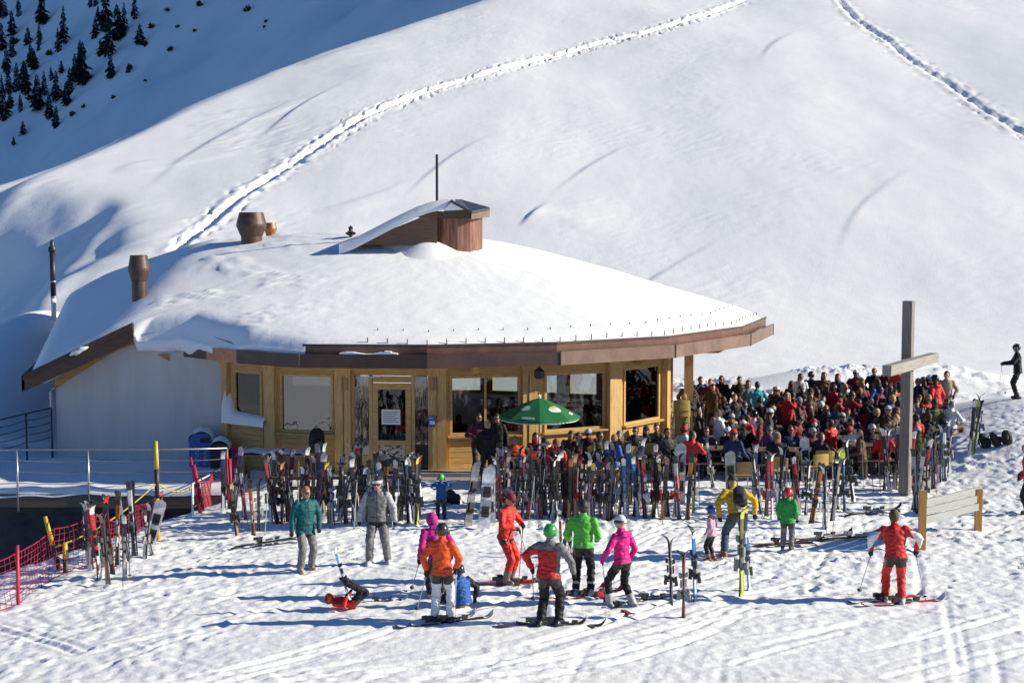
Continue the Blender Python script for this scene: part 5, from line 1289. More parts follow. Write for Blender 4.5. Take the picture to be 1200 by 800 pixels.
# headwear, all in the frame of the head (centre of the skull, forward +Y)
HW = {}
def sph(fn, m=0, nu=20, nv=12):
    mb = MB(); rows = [[fn(2 * math.pi * i / nu, math.pi * j / nv) for i in range(nu + 1)] for j in range(nv + 1)]; mb.grid(rows, m); return mb
def cut(mb, keep):
    f2 = []; m2 = []
    for f, m in zip(mb.f, mb.m):
        c = sum((Vector(mb.v[i]) for i in f), Vector()) / len(f)
        if keep(c): f2.append(f); m2.append(m)
    mb.f, mb.m = f2, m2; return mb
def ellf(rx, ry, rz, c=(0, 0, 0)): return lambda a, t_: (c[0] + rx * math.sin(t_) * math.cos(a), c[1] + ry * math.sin(t_) * math.sin(a), c[2] + rz * math.cos(t_))
def headgear(kind, cname, col, cname2='black', col2=(.02, .02, .022)):
    key = (kind, cname, cname2)
    if key in HW: return HW[key]
    m1 = mat('gear_%s_%s' % ('hard' if kind == 'helmet' else 'soft', cname), col, .28 if kind == 'helmet' else .8, .15, 8, .3 if kind != 'helmet' else 0, 60); m2 = mat('gear_soft_' + cname2, col2, .6, .2, 8)
    if kind == 'helmet':
        mb = cut(sph(ellf(.112, .130, .125, (0, -.008, .028))), lambda c: c.z > .035 or (c.y < .045 and c.z > -.055 and not (abs(c.x) < .02 and c.y > 0)))
        mb.box((0, .10, .052), (.13, .06, .012), m=1)
        for sx in (-1, 1): mb.lathe((sx * .098, .0, -.05), [(.035, 0), (.04, .02), (.035, .05)], 8, 1)
        for k in range(3): mb.box(((k - 1) * .05, -.02, .15 - .006 * abs(k - 1)), (.014, .08, .012), m=1)
    elif kind == 'beanie':
        mb = cut(sph(ellf(.096, .112, .120, (0, -.008, .035))), lambda c: c.z > .012); mb.lathe((0, -.006, .008), [(.092, 0), (.108, .005), (.110, .045), (.096, .052)], 18, 1, False)
    elif kind == 'bobble':
        mb = cut(sph(ellf(.096, .112, .128, (0, -.008, .035))), lambda c: c.z > .012); mb.lathe((0, -.006, .008), [(.092, 0), (.108, .005), (.110, .045), (.096, .052)], 18, 1, False)
        b2 = sph(ellf(.04, .04, .04, (0, -.01, .185)), 1, 10, 7); mb.add(b2.v, b2.f, 1)
    elif kind == 'cap':
        mb = cut(sph(ellf(.092, .108, .110, (0, -.008, .03))), lambda c: c.z > .03); mb.grid([[(x * .085, .085 + .075 * math.cos(x * 1.3) * t_, .035 - .012 * t_) for x in np.linspace(-1, 1, 9)] for t_ in (0, .5, 1)], 1)
    elif kind == 'headband':
        mb = MB(); mb.lathe((0, -.004, .03), [(.092, 0), (.104, .008), (.104, .045), (.094, .055)], 18, 0, False); b2 = cut(sph(ellf(.086, .104, .112, (0, -.012, .012))), lambda c: c.z > .05 or c.y < -.03); mb.add(b2.v, b2.f, 1)
    elif kind == 'hair':
        mb = cut(sph(ellf(.090, .108, .124, (0, -.012, .012))), lambda c: not (c.y > .028 and c.z < .065) and c.z > -.085)
    elif kind == 'longhair':
        mb = cut(sph(ellf(.096, .114, .126, (0, -.014, .010))), lambda c: not (c.y > .025 and c.z < .07))
        b2 = cut(sph(ellf(.098, .060, .20, (0, -.055, -.10))), lambda c: c.y < .02); mb.add(b2.v, b2.f, 0)
    elif kind == 'hood':
        mb = cut(sph(ellf(.112, .125, .140, (0, -.018, .005))), lambda c: not (c.y > .035 and c.z < .085))
    elif kind == 'goggles':
        mb = MB(); mb.grid([[((.104 if r_ else .098) * math.sin(a) * (1 if r_ != 2 else 1), -.012 + (.128 if r_ in (1, 2) else .112) * math.cos(a), z) for a in np.linspace(-.95, .95, 13)] for r_, z in enumerate((-.022, -.012, .034, .042))], 0)
        mb.lathe((0, -.006, .0), [(.108, 0), (.112, .003), (.112, .025), (.108, .028)], 18, 1, False); cutf = lambda c: True
    elif kind == 'sunglasses':
        mb = MB()
        for sx in (-1, 1): mb.grid([[(sx * (.006 + .066 * t_), .100 - .03 * t_ ** 2, z + .008) for t_ in np.linspace(0, 1, 6)] for z in (-.020, .018)], 0); mb.tube([(sx * .073, .07, .018), (sx * .082, -.01, .016)], .004, 4, 1)
        mb.tube([(-.012, .101, .018), (.012, .101, .018)], .004, 4, 1)
    HW[key] = mb.mesh(kind, [m1, m2], kind not in ('sunglasses',)); return HW[key]
def wear(person, J, kind, *a, s=1.0):
    nm = {'longhair': 'hair', 'bobble': 'beanie'}.get(kind, kind)
    o = link(nm, headgear(kind, *a), person, J['head']); o.rotation_mode = 'QUATERNION'; o.rotation_quaternion = J['HM'].to_quaternion()
    if s != 1: o.scale = (s, s, s)
    return o
SKIN = [mat('skin_light', (.58, .34, .24), .5, .08, 12), mat('skin_tanned', (.44, .24, .15), .5, .08, 12), mat('skin_ruddy', (.55, .27, .19), .5, .08, 12)]
EYE = mat('eye_dark', (.03, .025, .022), .3, .1, 5)
CL = {'red': (.50, .025, .025), 'scarlet': (.62, .035, .02), 'orange': (.72, .085, .015), 'darkred': (.20, .015, .02), 'maroon': (.10, .015, .025), 'black': (.010, .010, .012), 'charcoal': (.032, .032, .036), 'grey': (.17, .165, .165), 'lightgrey': (.40, .40, .41), 'white': (.70, .70, .71),
      'navy': (.018, .028, .085), 'blue': (.02, .10, .36), 'skyblue': (.10, .33, .58), 'turquoise': (.05, .36, .46), 'teal': (.005, .095, .10), 'green': (.03, .30, .06), 'brightgreen': (.10, .50, .06), 'olive': (.08, .085, .03), 'brown': (.10, .055, .03), 'beige': (.38, .30, .21), 'yellow': (.60, .38, .02), 'pink': (.62, .22, .42), 'magenta': (.46, .015, .20), 'hotpink': (.58, .012, .20), 'purple': (.12, .04, .16), 'palepink': (.60, .33, .45), 'tan': (.30, .15, .07), 'blond': (.42, .28, .12), 'dkbrown': (.045, .025, .015), 'jeans': (.05, .075, .12)}
def C_(n): return (n, CL[n])
def dress(o, j, acc, pants, glove='black', boot='charcoal', skin=0):
    ms = [cloth(j, CL[j]), cloth(acc, CL[acc]), cloth(pants, CL[pants]), cloth(glove, CL[glove]), mat('boot_' + boot, CL[boot], .35, .2, 6), SKIN[skin], EYE]
    for i, m in enumerate(ms):
        sl_ = o.material_slots[i]; sl_.link = 'OBJECT'; sl_.material = m

def hero(px, py, face, pose, colors, gear, label, h=1.75, female=False, bulk=1.0, boots='ski', sink=.02, at_=None, kid=False, style=('zip', 'pockets')):
    p = at_ if at_ is not None else ground(px, py); s_ = h / 1.75
    o = thing('person', label, 'person', p - Vector((0, 0, sink)), R(face)); o.scale = (s_, s_, s_)
    B_, J = figure(pose, True, female, bulk, boots); J['hem'] = pose.get('hem', -.10); me_ = B_.bake('body', .0135, 2, .012, px * .1, J, style)
    b = link('body', me_, o); dress(b, *colors)
    for gk in gear: wear(o, J, *gk, s=1.18 if kid else 1.0)
    Mw = Matrix.Translation(o.location) @ Matrix.Rotation(R(face), 4, 'Z') @ Matrix.Scale(s_, 4)
    J['w'] = lambda k: Mw @ (J[k] if isinstance(k, str) else k); J['o'] = o; J['face'] = face
    return J
SKI_FLAT = {}
def worn_ski(p, ang, sc, L, label, roll=0.0, pitch=0.0):
    """a ski lying along direction ang under a boot at p"""
    d = Vector((-math.sin(R(ang)), math.cos(R(ang)), 0)); s_ = L / 1.65
    o = link('ski', SKM[sc], None); o.scale = (s_, s_, s_); a, b = p - d * .72 * L * .62, p + d * L * .55
    za, zb_ = gz(a.x, a.y), gz(b.x, b.y); a.z, b.z = za, zb_
    dd = (b - a).normalized(); n = V3(0, 0, 1); x = dd.cross(n).normalized() * -1; y = dd.cross(x) * 1.0
    if y.z < 0: x, y = -x, -y
    Mx = Matrix((x, y, dd)).transposed()
    o.rotation_mode = 'QUATERNION'; o.rotation_quaternion = Mx.to_quaternion(); c = p.copy(); c.z = max(p.z - .02, (za + zb_) / 2 + .01); o.location = c - dd * L * .46
    b_ = link('binding', BINDS[0], o); return tag(o, label, 'ski')
def skis_on(J, sc, L, who, ang=None, only='LR'):
    a = J['face'] if ang is None else ang
    for k in only:
        p = J['w']('foot' + k); p.z = J['o'].location.z + .02; da = math.degrees(math.atan2(-J['fd' + k].x, J['fd' + k].y))
        worn_ski(p, J['face'] + da * .6 if ang is None else ang + (4 if k == 'L' else -4), sc, L, '%s ski under the %s boot of the %s' % (SCHEMES[sc][0].split(' skis')[0], 'left' if k == 'L' else 'right', who))
def held_pole(J, k, tip, ci, label): p = J['w']('hand' + k); t_ = ground(*tip) if len(tip) == 2 else Vector(tip); d = (p - t_).normalized(); return ski_pole(t_, p + d * .06, ci, label)

ARM_DOWN = dict(handL=(.09, .05, -.50), handR=(.09, .05, -.50))
# teal man, facing right towards the viewer
hero(358, 667, -148, dict(footL=(-.13, -.02, .09), footR=(.14, .06, .09), handL=(.05, .16, -.46), handR=(.10, .02, -.52), elbL=(.8, -.6, 0), elbR=(.6, -.8, 0), yaw=.25, hem=-.14), ('teal', 'teal', 'grey', 'charcoal', 'beige', 1), [('hair', *C_('tan')), ('sunglasses', *C_('black'))], 'man in dark teal jacket and grey trousers with blond hair and sunglasses', 1.76, bulk=1.10)
# grey suit man
hero(443, 658, 178, dict(footL=(-.20, .0, .09), footR=(.16, .10, .09), handL=(.16, .06, -.50), handR=(.17, .06, -.50), elbL=(.9, -.5, 0), elbR=(.9, -.5, 0), sleeve='full', hem=-.06), ('grey', 'lightgrey', 'grey', 'black', 'lightgrey', 1), [('headband', *C_('white'), *C_('dkbrown')), ('sunglasses', *C_('black'))], 'man in grey ski suit with pale sleeves, white headband and black gloves', 1.80, bulk=1.16)
# child fallen on the back, legs in the air
pb = ground(408, 712); pb.z += .02
Ml = Matrix.Rotation(R(90), 3, 'Z') @ Matrix.Rotation(R(84), 3, 'X')
Mlie = Matrix(((0, 0, -1), (1, 0, 0), (0, -1, 0)))      # right=+y? columns below: right, forward, up
Mlie = Matrix((V3(0, 1, 0), V3(.10, 0, 1).normalized(), V3(-1, 0, .10).normalized())).transposed()
Jk = hero(0, 0, 0, dict(M=Mlie, hip=(.12, 0, .15), footL=(-.02, -.15, .72), footR=(.10, .10, .62), fdirL=(-.7, 0, .7), fdirR=(-.5, .3, .8), kneeL=(1, 0, .8), kneeR=(1, 0, .9), handL=(.10, .25, -.30), handR=(.12, .22, -.34), nod=.25), ('scarlet', 'scarlet', 'black', 'black', 'black', 2), [('helmet', *C_('orange')), ('goggles', 'smoke', (.05, .05, .06), 'orange', CL['orange'])], 'fallen child in orange helmet and red jacket lying with legs in the air', 1.18, bulk=1.15, at_=pb, kid=True)
pf = Jk['w']('footL'); o = link('ski', SKM[8]); o.scale = (.62,) * 3; d = V3(-.30, .10, 1).normalized(); o.rotation_mode = 'QUATERNION'; o.rotation_quaternion = d.to_track_quat('Z', 'Y'); o.location = pf - d * .30 + V3(-.03, 0, 0); link('binding', BINDS[0], o); tag(o, 'blue child ski pointing up from the foot of the fallen child', 'ski')
pf = ground(446, 702); worn_ski(pf, -80, 0, 1.0, 'black child ski lying in the snow beside the fallen child')
# child in blue with green helmet
hero(517, 607, 5, dict(handL=(-.06, .20, .02), handR=(-.04, .2, .03), elbL=(.9, .3, -.5), elbR=(.9, .3, -.5), nod=.2), ('blue', 'blue', 'navy', 'black', 'charcoal', 0), [('helmet', *C_('brightgreen'))], 'small child in blue snowsuit and bright green helmet before the step', 1.06, bulk=1.15, kid=True)
# magenta figure bending behind the orange jacket
J = hero(512, 698, 25, dict(lean=.55, hip=(0, -.10, .88), handL=(.12, .22, -.42), handR=(.15, .22, -.40), hood=True, nod=.1), ('magenta', 'magenta', 'charcoal', 'black', 'lightgrey', 2), [('hood', *C_('magenta'))], 'person in magenta hooded jacket bending forward behind the orange jacket', 1.72, bulk=1.15)
held_pole(J, 'L', (482, 690), 1, 'silver ski pole planted left of the magenta hooded person')
# orange woman
J = hero(518, 727, -8, dict(footL=(-.13, .0, .09), footR=(.14, .02, .09), handL=(.13, .10, -.46), handR=(.06, .22, -.42), elbL=(.8, -.5, 0), elbR=(.8, -.6, 0), lean=.04, hem=-.09), ('orange', 'orange', 'white', 'black', 'charcoal', 2), [('helmet', *C_('charcoal')), ('goggles', 'smoke', (.05, .05, .06), 'grey', CL['grey'])], 'person in orange jacket, white trousers and grey helmet standing on skis', 1.74, female=True, bulk=1.10)
skis_on(J, 0, 1.6, 'person in orange', -62)
held_pole(J, 'L', (488, 716), 1, 'silver ski pole at the left hand of the orange jacket'); held_pole(J, 'R', (533, 728), 1, 'silver ski pole at the right hand of the orange jacket')
backp = None
# sitting child in blue with dark helmet
hero(542, 711, 35, dict(hip=(0, -.05, .20), lean=.25, footL=(-.16, .60, .10), footR=(.18, .55, .10), handL=(.1, .26, -.36), handR=(.16, .05, -.44), elbR=(.8, -.4, 0), sleeve='full', nod=.25), ('blue', 'black', 'black', 'black', 'charcoal', 0), [('helmet', *C_('charcoal'))], 'child in blue jacket and dark helmet crouching in the snow behind white trousers', 1.36, bulk=1.2, kid=True)
# instructor in red, facing right
J = hero(594, 681, -118, dict(lean=.10, footL=(-.10, .02, .10), footR=(.12, .04, .10), hip=(0, -.04, .92), handL=(-.06, .28, -.22), handR=(.0, .30, -.24), elbL=(.9, -.4, -.3), elbR=(.9, -.4, -.3), nod=.22, hem=-.06), ('scarlet', 'scarlet', 'scarlet', 'black', 'grey', 1), [('cap', *C_('darkred')), ('sunglasses', *C_('black'))], 'ski instructor all in red looking down at hands, poles at wrists', 1.80, bulk=1.04)
skis_on(J, 4, 1.65, 'instructor in red', -84)
held_pole(J, 'L', (607, 689), 2, 'ski pole hanging from the nearer hand of the red instructor'); held_pole(J, 'R', (627, 681), 1, 'ski pole hanging from the farther hand of the red instructor')
# red and grey jacket, green helmet
J = hero(643, 731, -22, dict(footL=(-.13, -.06, .09), footR=(.14, .10, .09), hip=(0, -.02, .90), lean=.10, handL=(.14, .05, -.38), handR=(.20, .16, -.42), elbL=(1, -.7, 0), elbR=(1, -.6, 0), yaw=-.2, hem=-.08), ('red', 'grey', 'black', 'black', 'charcoal', 1), [('helmet', *C_('green'), 'lime', CL['brightgreen']), ], 'man in red and grey jacket with green helmet standing with back turned', 1.80, bulk=1.16, style=('side', 'yoke'))
skis_on(J, 15, 1.6, 'man in the green helmet', -86)
held_pole(J, 'L', (625, 700), 0, 'black ski pole tucked at the left hand of the green helmet man')
# green jacket
J = hero(683, 695, -10, dict(footL=(-.13, .0, .09), footR=(.14, .03, .09), handL=(.10, .20, -.38), handR=(.04, .24, -.36), elbL=(.35, -1, 0), elbR=(.35, -1, 0), lean=.05, hem=-.05), ('brightgreen', 'charcoal', 'black', 'black', 'lightgrey', 1), [('beanie', *C_('black')), ('hair', *C_('dkbrown'))], 'man in bright green jacket and black trousers with black hat, seen from behind', 1.79, bulk=1.08, style=())
skis_on(J, 1, 1.6, 'man in bright green', -50)
# pink jacket woman, striding left
J = hero(729, 707, 40, dict(footL=(-.16, .16, .09), footR=(.14, -.16, .10), kneeR=(.1, 1, .1), hip=(0, 0, .90), handL=(.12, .20, -.40), handR=(.08, .06, -.48), elbL=(.8, -.7, 0), hood=True, lean=.05, yaw=.35, hem=-.06), ('hotpink', 'hotpink', 'black', 'hotpink', 'lightgrey', 0), [('beanie', *C_('white')), ('goggles', 'smoke', (.05, .05, .06), 'grey', CL['grey'])], 'woman in hot pink jacket and black trousers with white hat holding a pole', 1.74, female=True)
held_pole(J, 'L', (711, 703), 3, 'white ski pole held by the woman in hot pink')
worn_ski(ground(762, 700), -68, 0, 1.5, 'black ski under the rear boot of the woman in hot pink'); worn_ski(ground(722, 708), 20, 1, 1.5, 'black ski with red tip under the front boot of the hot pink woman')
# pink child
hero(834, 654, 62, dict(footL=(-.10, .05, .09), footR=(.10, -.06, .09), handL=(.08, .12, -.44), handR=(.06, .20, -.38), hem=-.12), ('palepink', 'palepink', 'black', 'palepink', 'tan', 0), [('helmet', *C_('blue'))], 'small child in pale pink jacket and blue helmet facing left', 1.14, female=True, bulk=1.05, kid=True)
# yellow jacket with rucksack, bending
J = hero(862, 651, 10, dict(lean=.55, hip=(0, -.12, .88), footL=(-.24, .0, .09), footR=(.24, .02, .09), handL=(.14, .18, -.42), handR=(.20, .12, -.42), elbL=(1, -.4, 0), elbR=(1, -.4, 0), nod=.25, hem=-.04), ('yellow', 'yellow', 'jeans', 'black', 'tan', 1), [('beanie', *C_('charcoal'))], 'man in yellow jacket bending forward with black rucksack and tan boots', 1.82, bulk=1.14)
bp_ = backpack(Vector((0, 0, 0)), (.02, .02, .024), 0, 'black rucksack on the back of the man in yellow', .85)
q = J['w'](J['T'](0, -.27, .06)); bp_.location = q; bp_.rotation_mode = 'QUATERNION'; bp_.rotation_quaternion = (Matrix.Rotation(R(10), 3, 'Z') @ J['M']).to_quaternion()
bp2 = backpack(Vector((0, 0, 0)), (.03, .03, .035), 0, 'dark rucksack on the back of the man in bright green', .7)
COL.objects.unlink(bp2)
for ch in list(bp2.children): bpy.data.objects.remove(ch)
bpy.data.objects.remove(bp2); LABELS.pop('dark rucksack on the back of the man in bright green')
# green child with red helmet
hero(922, 647, -20, dict(handL=(.08, .12, -.45), handR=(.08, .08, -.48), hem=-.16, yaw=-.2), ('green', 'green', 'grey', 'black', 'charcoal', 0), [('helmet', *C_('red'))], 'child in green jacket and red helmet standing with back turned', 1.28, bulk=1.18, kid=True)
# red skier, from behind, moving away
J = hero(1048, 704, -6, dict(lean=.22, hip=(0, -.06, .88), footL=(-.13, .16, .09), footR=(.12, -.08, .09), handL=(.22, .16, -.34), handR=(.20, .16, -.34), elbL=(1, -.5, 0), elbR=(1, -.5, 0), nod=.1, hem=-.06, side=-.03), ('red', 'white', 'scarlet', 'black', 'lightgrey', 1), [('hair', *C_('brown'))], 'skier in red suit with white sleeve panels gliding away from the viewer', 1.80, bulk=1.10, style=('arms',))
skis_on(J, 4, 1.7, 'skier in the red suit', -72)
held_pole(J, 'L', (1006, 693), 1, 'silver ski pole planted left of the skier in the red suit'); held_pole(J, 'R', (1085, 703), 1, 'silver ski pole planted right of the skier in the red suit')
# black skier on the bank
pk = ground(1192, 466, 38, 60)
J = hero(1192, 466, 78, dict(lean=.06, handL=(.10, .42, -.22), handR=(.08, .40, -.24), elbL=(.6, -.5, -.8), elbR=(.6, -.5, -.8)), ('black', 'black', 'black', 'black', 'black', 2), [('helmet', *C_('charcoal')), ('goggles', 'brown_lens', (.08, .03, .02), 'white', CL['white'])], 'skier all in black with two poles on the bank at the right', 1.75, bulk=1.02)
held_pole(J, 'L', (1170, 461), 1, 'thin silver pole held by the skier in black, left one'); held_pole(J, 'R', (1178, 463), 1, 'thin silver pole held by the skier in black, right one')
# red jacket at the very edge
hero(1205, 602, 70, dict(handL=(.06, .2, -.42), handR=(.06, .2, -.40), lean=.1), ('red', 'charcoal', 'black', 'black', 'grey', 2), [('hair', *C_('dkbrown'))], 'person in red jacket cut by the right edge of the photo', 1.72)

# ------------------------------------------------------------------ the crowd on the terrace
def sit(lean, hl, hr, yaw=0.0, nod=0.1, **k):
    d = dict(hip=(0, 0, .53), lean=lean, footL=(-.13, .40, .09), footR=(.13, .42, .09), kneeL=(-.2, .5, 1), kneeR=(.2, .5, 1), handL=hl, handR=hr, yaw=yaw, nod=nod); d.update(k); return d
ARCH = []
for pose, f_, kind in ((sit(.22, (-.02, .34, -.24), (.0, .34, -.24)), False, 's'), (sit(.05, (.06, .26, -.34), (-.02, .30, -.10), .5, 0, elbR=(.6, -.3, -1)), True, 's'), (sit(.35, (-.06, .30, -.20), (-.04, .28, -.18), -.4, .2), False, 's'),
                       (sit(-.10, (.10, .18, -.42), (.08, .20, -.40), .2, -.1), False, 's'), (sit(.12, (.0, .30, -.28), (.14, .26, -.20), -.7, 0, hood=True), True, 's'), (sit(.28, (-.08, .26, -.02), (.02, .32, -.26), .1, .15, elbL=(.6, .2, -1)), True, 's'),
                       (sit(.15, (.02, .30, -.30), (.10, .28, -.26), .7, 0, twist=.5), False, 's'), (sit(.30, (.05, .30, -.26), (-.05, .30, -.22), -.3, .3, side=.12), True, 's'), (sit(.02, (.12, .20, -.40), (.16, .10, -.40), -.8, 0, twist=-.5, side=-.08), False, 's'),
                       (dict(handL=(.08, .05, -.50), handR=(.05, .24, -.22), elbR=(.7, -.3, -1), yaw=.2), False, 'u'), (dict(handL=(.03, .14, -.42), handR=(.03, .14, -.42), elbL=(1, -.6, 0), elbR=(1, -.6, 0), yaw=-.3), False, 'u'), (dict(handL=(-.05, .2, .05), handR=(-.02, .2, .04), elbL=(.8, .2, -.8), elbR=(.8, .2, -.8)), False, 'u'), (dict(handL=(.10, .04, -.50), handR=(.10, .08, -.48), lean=.12, hood=True, yaw=.4), True, 'u')):
    B_, J = figure(pose, False, f_, 1.08); ARCH.append((B_.bake('body', .021, 2, .010, len(ARCH)), J, kind))
JN = {'red': 'red', 'scarlet': 'bright red', 'orange': 'orange', 'darkred': 'dark red', 'maroon': 'maroon', 'black': 'black', 'charcoal': 'charcoal', 'grey': 'grey', 'lightgrey': 'pale grey', 'white': 'white', 'navy': 'navy', 'blue': 'blue', 'skyblue': 'sky blue', 'turquoise': 'turquoise', 'teal': 'teal', 'green': 'green', 'brightgreen': 'lime', 'olive': 'olive', 'brown': 'brown', 'beige': 'beige', 'yellow': 'yellow', 'pink': 'pink', 'purple': 'purple', 'palepink': 'pale pink', 'jeans': 'denim blue'}
PEOPLE = []
crng = random.Random(23)
def person(p, face, kind=None, j=None, gear=None, arch=None, h=None, label=None):
    i = (arch + 3 if arch >= 6 else arch) if arch is not None else crng.choice([k for k, a in enumerate(ARCH) if a[2] == kind]); me_, J, kd = ARCH[i]
    o = thing('person', None, None, p, R(face)); o['category'] = 'person'; s_ = (h or crng.uniform(1.64, 1.84)) / 1.75; o.scale = (s_, s_, s_)
    j = j or crng.choices(['black', 'charcoal', 'navy', 'red', 'darkred', 'maroon', 'brown', 'grey', 'lightgrey', 'white', 'blue', 'olive', 'purple', 'beige', 'scarlet', 'teal', 'palepink', 'orange'], [26, 10, 8, 6, 5, 4, 5, 4, 3, 3.5, 3, 2, 1.5, 2, 2.5, 1, 1.2, .8])[0]
    b = link('body', me_, o); dress(b, j, j, crng.choice(['black', 'black', 'charcoal', 'navy', 'brown', 'grey']), crng.choice(['black', 'charcoal']), 'charcoal', crng.choice([0, 1, 2]))
    g_ = gear or crng.choices(['hair', 'longhair', 'beanie', 'bobble', 'cap', 'helmet'], [9, 5, 4, 2, 3, 2])[0]
    hc = crng.choices(['dkbrown', 'brown', 'tan', 'blond', 'grey'], [7, 5, 2, 2, 1])[0] if 'hair' in g_ else crng.choices(['black', 'charcoal', 'white', 'red', 'navy', 'grey', 'beige', 'lightgrey'], [7, 3, 3, 2, 2, 2, 1, 2])[0]
    wear(o, J, g_, *C_(hc))
    if g_ not in ('hair', 'longhair') and crng.random() < .7: wear(o, J, 'hair' if crng.random() < .6 else 'longhair', *C_(crng.choice(['dkbrown', 'brown', 'tan'])))
    if crng.random() < .45: wear(o, J, 'sunglasses', *C_('black'))
    HN = {'dkbrown': 'dark', 'brown': 'brown', 'tan': 'light brown', 'blond': 'blond', 'grey': 'grey'}
    what = '%s %s' % (HN[hc], 'long hair' if g_ == 'longhair' else 'hair') if 'hair' in g_ else '%s %s' % (JN.get(hc, hc), {'bobble': 'bobble hat', 'cap': 'cap', 'beanie': 'hat', 'helmet': 'helmet'}[g_])
    if label: tag(o, label, 'person')
    else: PEOPLE.append((o, j, what, kd, p))
    return o
for r_, k, x, y, z, a in TABLES:
    for s_ in (-1, 1):
        n = 4 if crng.random() < .45 else 3
        for i in range(n):
            if r_ == 0 and s_ < 0 and crng.random() < .05: continue
            u = (i - (n - 1) / 2) * (.60 if n == 3 else .49) + crng.uniform(-.08, .08); v = .60 * s_
            q = V3(x + math.cos(a) * u - math.sin(a) * v, y + math.sin(a) * u + math.cos(a) * v, z - .02)
            person(q, math.degrees(a) + (180 if s_ > 0 else 0) + crng.uniform(-42, 42), 's')
# standing ones, matched to the photograph: pixel of the feet estimated from the head
def stand_at(px, py_head, Y_, face, j=None, gear=None, arch=None, h=1.74, label=None):
    Y_ = 44.6 + .3 * (px % 3) if px > 1068 else Y_ - 1.7 if Y_ > 48 else Y_; p = at(px, py_head, Y_); p.z = gz(p.x, p.y) - .01; return person(p, face, 'u', j, gear, arch, h, label)
for px, Y_, face, j, gear, arch in ((820, 51.5, 200, 'navy', 'hair', 8), (888, 49.8, 5, 'turquoise', 'hair', 7), (846, 51.8, 150, 'black', 'longhair', 6), (866, 51.6, 190, 'black', 'hair', 7), (925, 50.0, -60, 'black', 'longhair', 9), (938, 52.3, 170, 'white', 'longhair', 9), (951, 52.6, 150, 'black', 'helmet', 7), (965, 52.4, 180, 'brown', 'longhair', 6), (982, 51.6, 160, 'navy', 'longhair', 9), (1002, 52.2, 180, 'darkred', 'beanie', 6), (1024, 52.2, 172, 'black', 'hair', 7), (1040, 51.8, 190, 'maroon', 'cap', 7), (1053, 51.0, 150, 'orange', 'cap', 6), (1076, 51.8, 160, 'charcoal', 'hair', 7), (1091, 52.0, 140, 'black', 'helmet', 6), (1109, 50.6, 170, 'beige', 'hair', 7), (806, 50.5, 185, 'charcoal', 'cap', 7), (833, 50.8, 160, 'darkred', 'hair', 6), (812, 47.0, 40, 'black', 'beanie', 9), (876, 50.4, 200, 'grey', 'longhair', 7), (1098, 49.4, 30, 'red', 'helmet', 9), (1088, 46.2, -20, 'scarlet', 'beanie', 9), (850, 44.0, 40, 'black', 'hair', 9), (912, 46.6, 140, 'charcoal', 'beanie', 6), (975, 47.0, -150, 'red', 'hair', 9), (1030, 46.8, 30, 'blue', 'longhair', 7), (1062, 47.0, 200, 'charcoal', 'hair', 6), (836, 47.6, 160, 'brown', 'hair', 6), (1048, 44.0, 190, 'black', 'longhair', 7), (940, 43.8, 60, 'maroon', 'hair', 9)):
    stand_at(px, 450, Y_, face, j, gear, arch)
for k in range(16):
    Y_ = crng.choice([41.0, 43.0, 45.0, 47.0]) + crng.uniform(-.2, .2); px = crng.uniform(800, 1090)
    stand_at(px, 470, Y_, crng.uniform(0, 360))
# people round the umbrella and along the facade
for px, Y_, face, j, gear, arch, kd in ((601, 38.9, 195, 'scarlet', 'hair', 5, 's'), (640, 38.0, 10, 'red', 'beanie', 0, 's'), (652, 38.0, -12, 'red', 'hair', 3, 's'), (628, 39.1, 170, 'darkred', 'longhair', 1, 's'), (572, 38.4, 20, 'black', 'hair', 7, 'u'), (560, 40.0, 200, 'maroon', 'hair', 6, 'u'), (583, 40.0, 170, 'black', 'longhair', 9, 'u'), (683, 39.6, 150, 'black', 'hair', 2, 's'), (702, 39.4, 200, 'olive', 'hair', 1, 's'), (716, 38.9, -30, 'blue', 'hair', 5, 's'), (728, 39.8, 160, 'brown', 'longhair', 0, 's'), (744, 40.6, 190, 'charcoal', 'hair', 4, 's'), (757, 40.9, 170, 'black', 'cap', 3, 's'), (668, 40.0, 185, 'brown', 'longhair', 2, 's'), (690, 40.3, 175, 'maroon', 'beanie', 2, 's'), (770, 41.6, 150, 'olive', 'hair', 1, 's'), (783, 39.9, 200, 'charcoal', 'hair', 3, 's')):
    p = at(px, 500, Y_); p.z = max(gz(p.x, p.y), -.1) - .01
    o = person(p, face, kd, j, gear, arch, 1.74)
# guests inside, seen through the panes
for px, Y_, face, j, gear, arch in ((540, 43.0, 160, 'darkred', 'hair', 0), (560, 42.6, 200, 'black', 'hair', 1), (585, 43.4, 170, 'red', 'longhair', 6), (600, 43.8, 190, 'charcoal', 'hair', 7), (655, 43.6, 170, 'black', 'hair', 6), (672, 43.2, 200, 'brown', 'longhair', 1), (694, 44.2, 160, 'grey', 'hair', 7), (745, 46.2, 190, 'black', 'hair', 7), (760, 46.8, 150, 'navy', 'longhair', 9), (462, 43.6, 180, 'red', 'hair', 7)):
    p = at(px, 500, Y_); p.z = -.01 + (.0 if arch >= 6 else .0); person(p, face, None, j, gear, arch, 1.74)
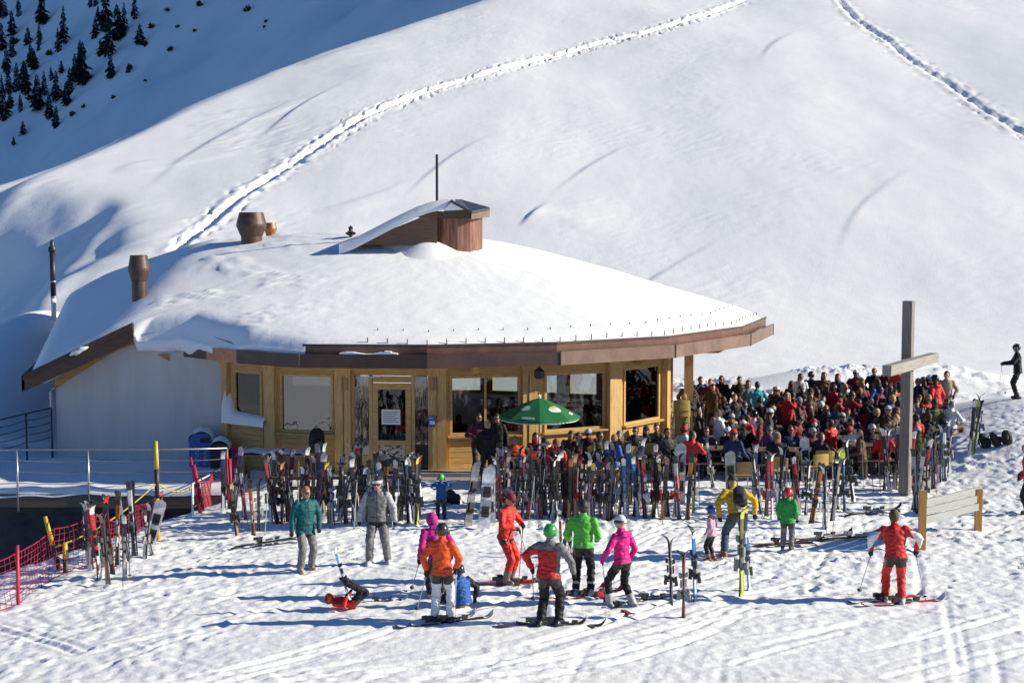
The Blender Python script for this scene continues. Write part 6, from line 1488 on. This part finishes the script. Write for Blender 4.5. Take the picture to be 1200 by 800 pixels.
# labels: clothing and headgear, then the place among those alike
def zone_of(p):
    px = pxof(p + Vector((0, 0, 1)))[0]
    if F[1][1] - .5 < p.y and p.x < 4.2 and p.y > 41.6 and p.z < .2 and px < 775: return 'behind the restaurant glass'
    if px < 790: return 'along the restaurant front'
    return 'in the front terrace rows' if p.y < 44.2 else 'in the middle terrace rows' if p.y < 49.4 else 'in the back terrace rows'
zones = {}
for o, j, what, kd, p in PEOPLE: zones.setdefault((JN[j], what, kd, zone_of(p)), []).append((pxof(p)[0], o))
for (jn, what, kd, zn), L in zones.items():
    L.sort(key=lambda t_: t_[0])
    for k, (_, o) in enumerate(L):
        tag(o, 'person in %s jacket with %s %s %s%s' % (jn, what, 'seated' if kd == 's' else 'standing', zn, '' if len(L) == 1 else ', %s such' % ordw(k + 1)), 'person', 'people ' + zn)
# drinks on the tables
GLS = mat('beer_amber', (.45, .22, .03), .2, .2, 8); CUP = mat('cup_white', (.7, .7, .68), .35, .05, 8); BOT = mat('bottle_dark', (.02, .06, .025), .2, .2, 6)
gm = MB().lathe((0, 0, 0), [(.028, 0), (.036, .13), (.038, .15)], 10).mesh('beer_glass', GLS); cm = MB().lathe((0, 0, 0), [(.028, 0), (.04, .06), (.042, .09)], 10).mesh('cup', CUP); bm2 = MB().lathe((0, 0, 0), [(.032, 0), (.032, .14), (.013, .19), (.013, .24)], 10).mesh('bottle', BOT)
for r_, k, x, y, z, a in TABLES:
    nm = ['nearest', 'second', 'third', 'fourth', 'fifth', 'rearmost'][r_] + ' terrace row, ' + ((['left', 'middle', 'right'] if r_ < 4 else ['left', 'right'])[k]) + ' table'
    for n_, (me_, lb) in enumerate(((gm, 'amber beer glass'), (cm, 'white cup'), (bm2, 'dark green bottle'), (gm, 'second amber glass'))):
        u = -.66 + .42 * n_ + crng.uniform(-.08, .08); v = crng.uniform(-.22, .22)
        o = link(me_.name.split('.')[0], me_, None, V3(x + math.cos(a) * u - math.sin(a) * v, y + math.sin(a) * u + math.cos(a) * v, z + .763)); tag(o, '%s on the %s' % (lb, nm), 'drink', 'drinks on the terrace tables')
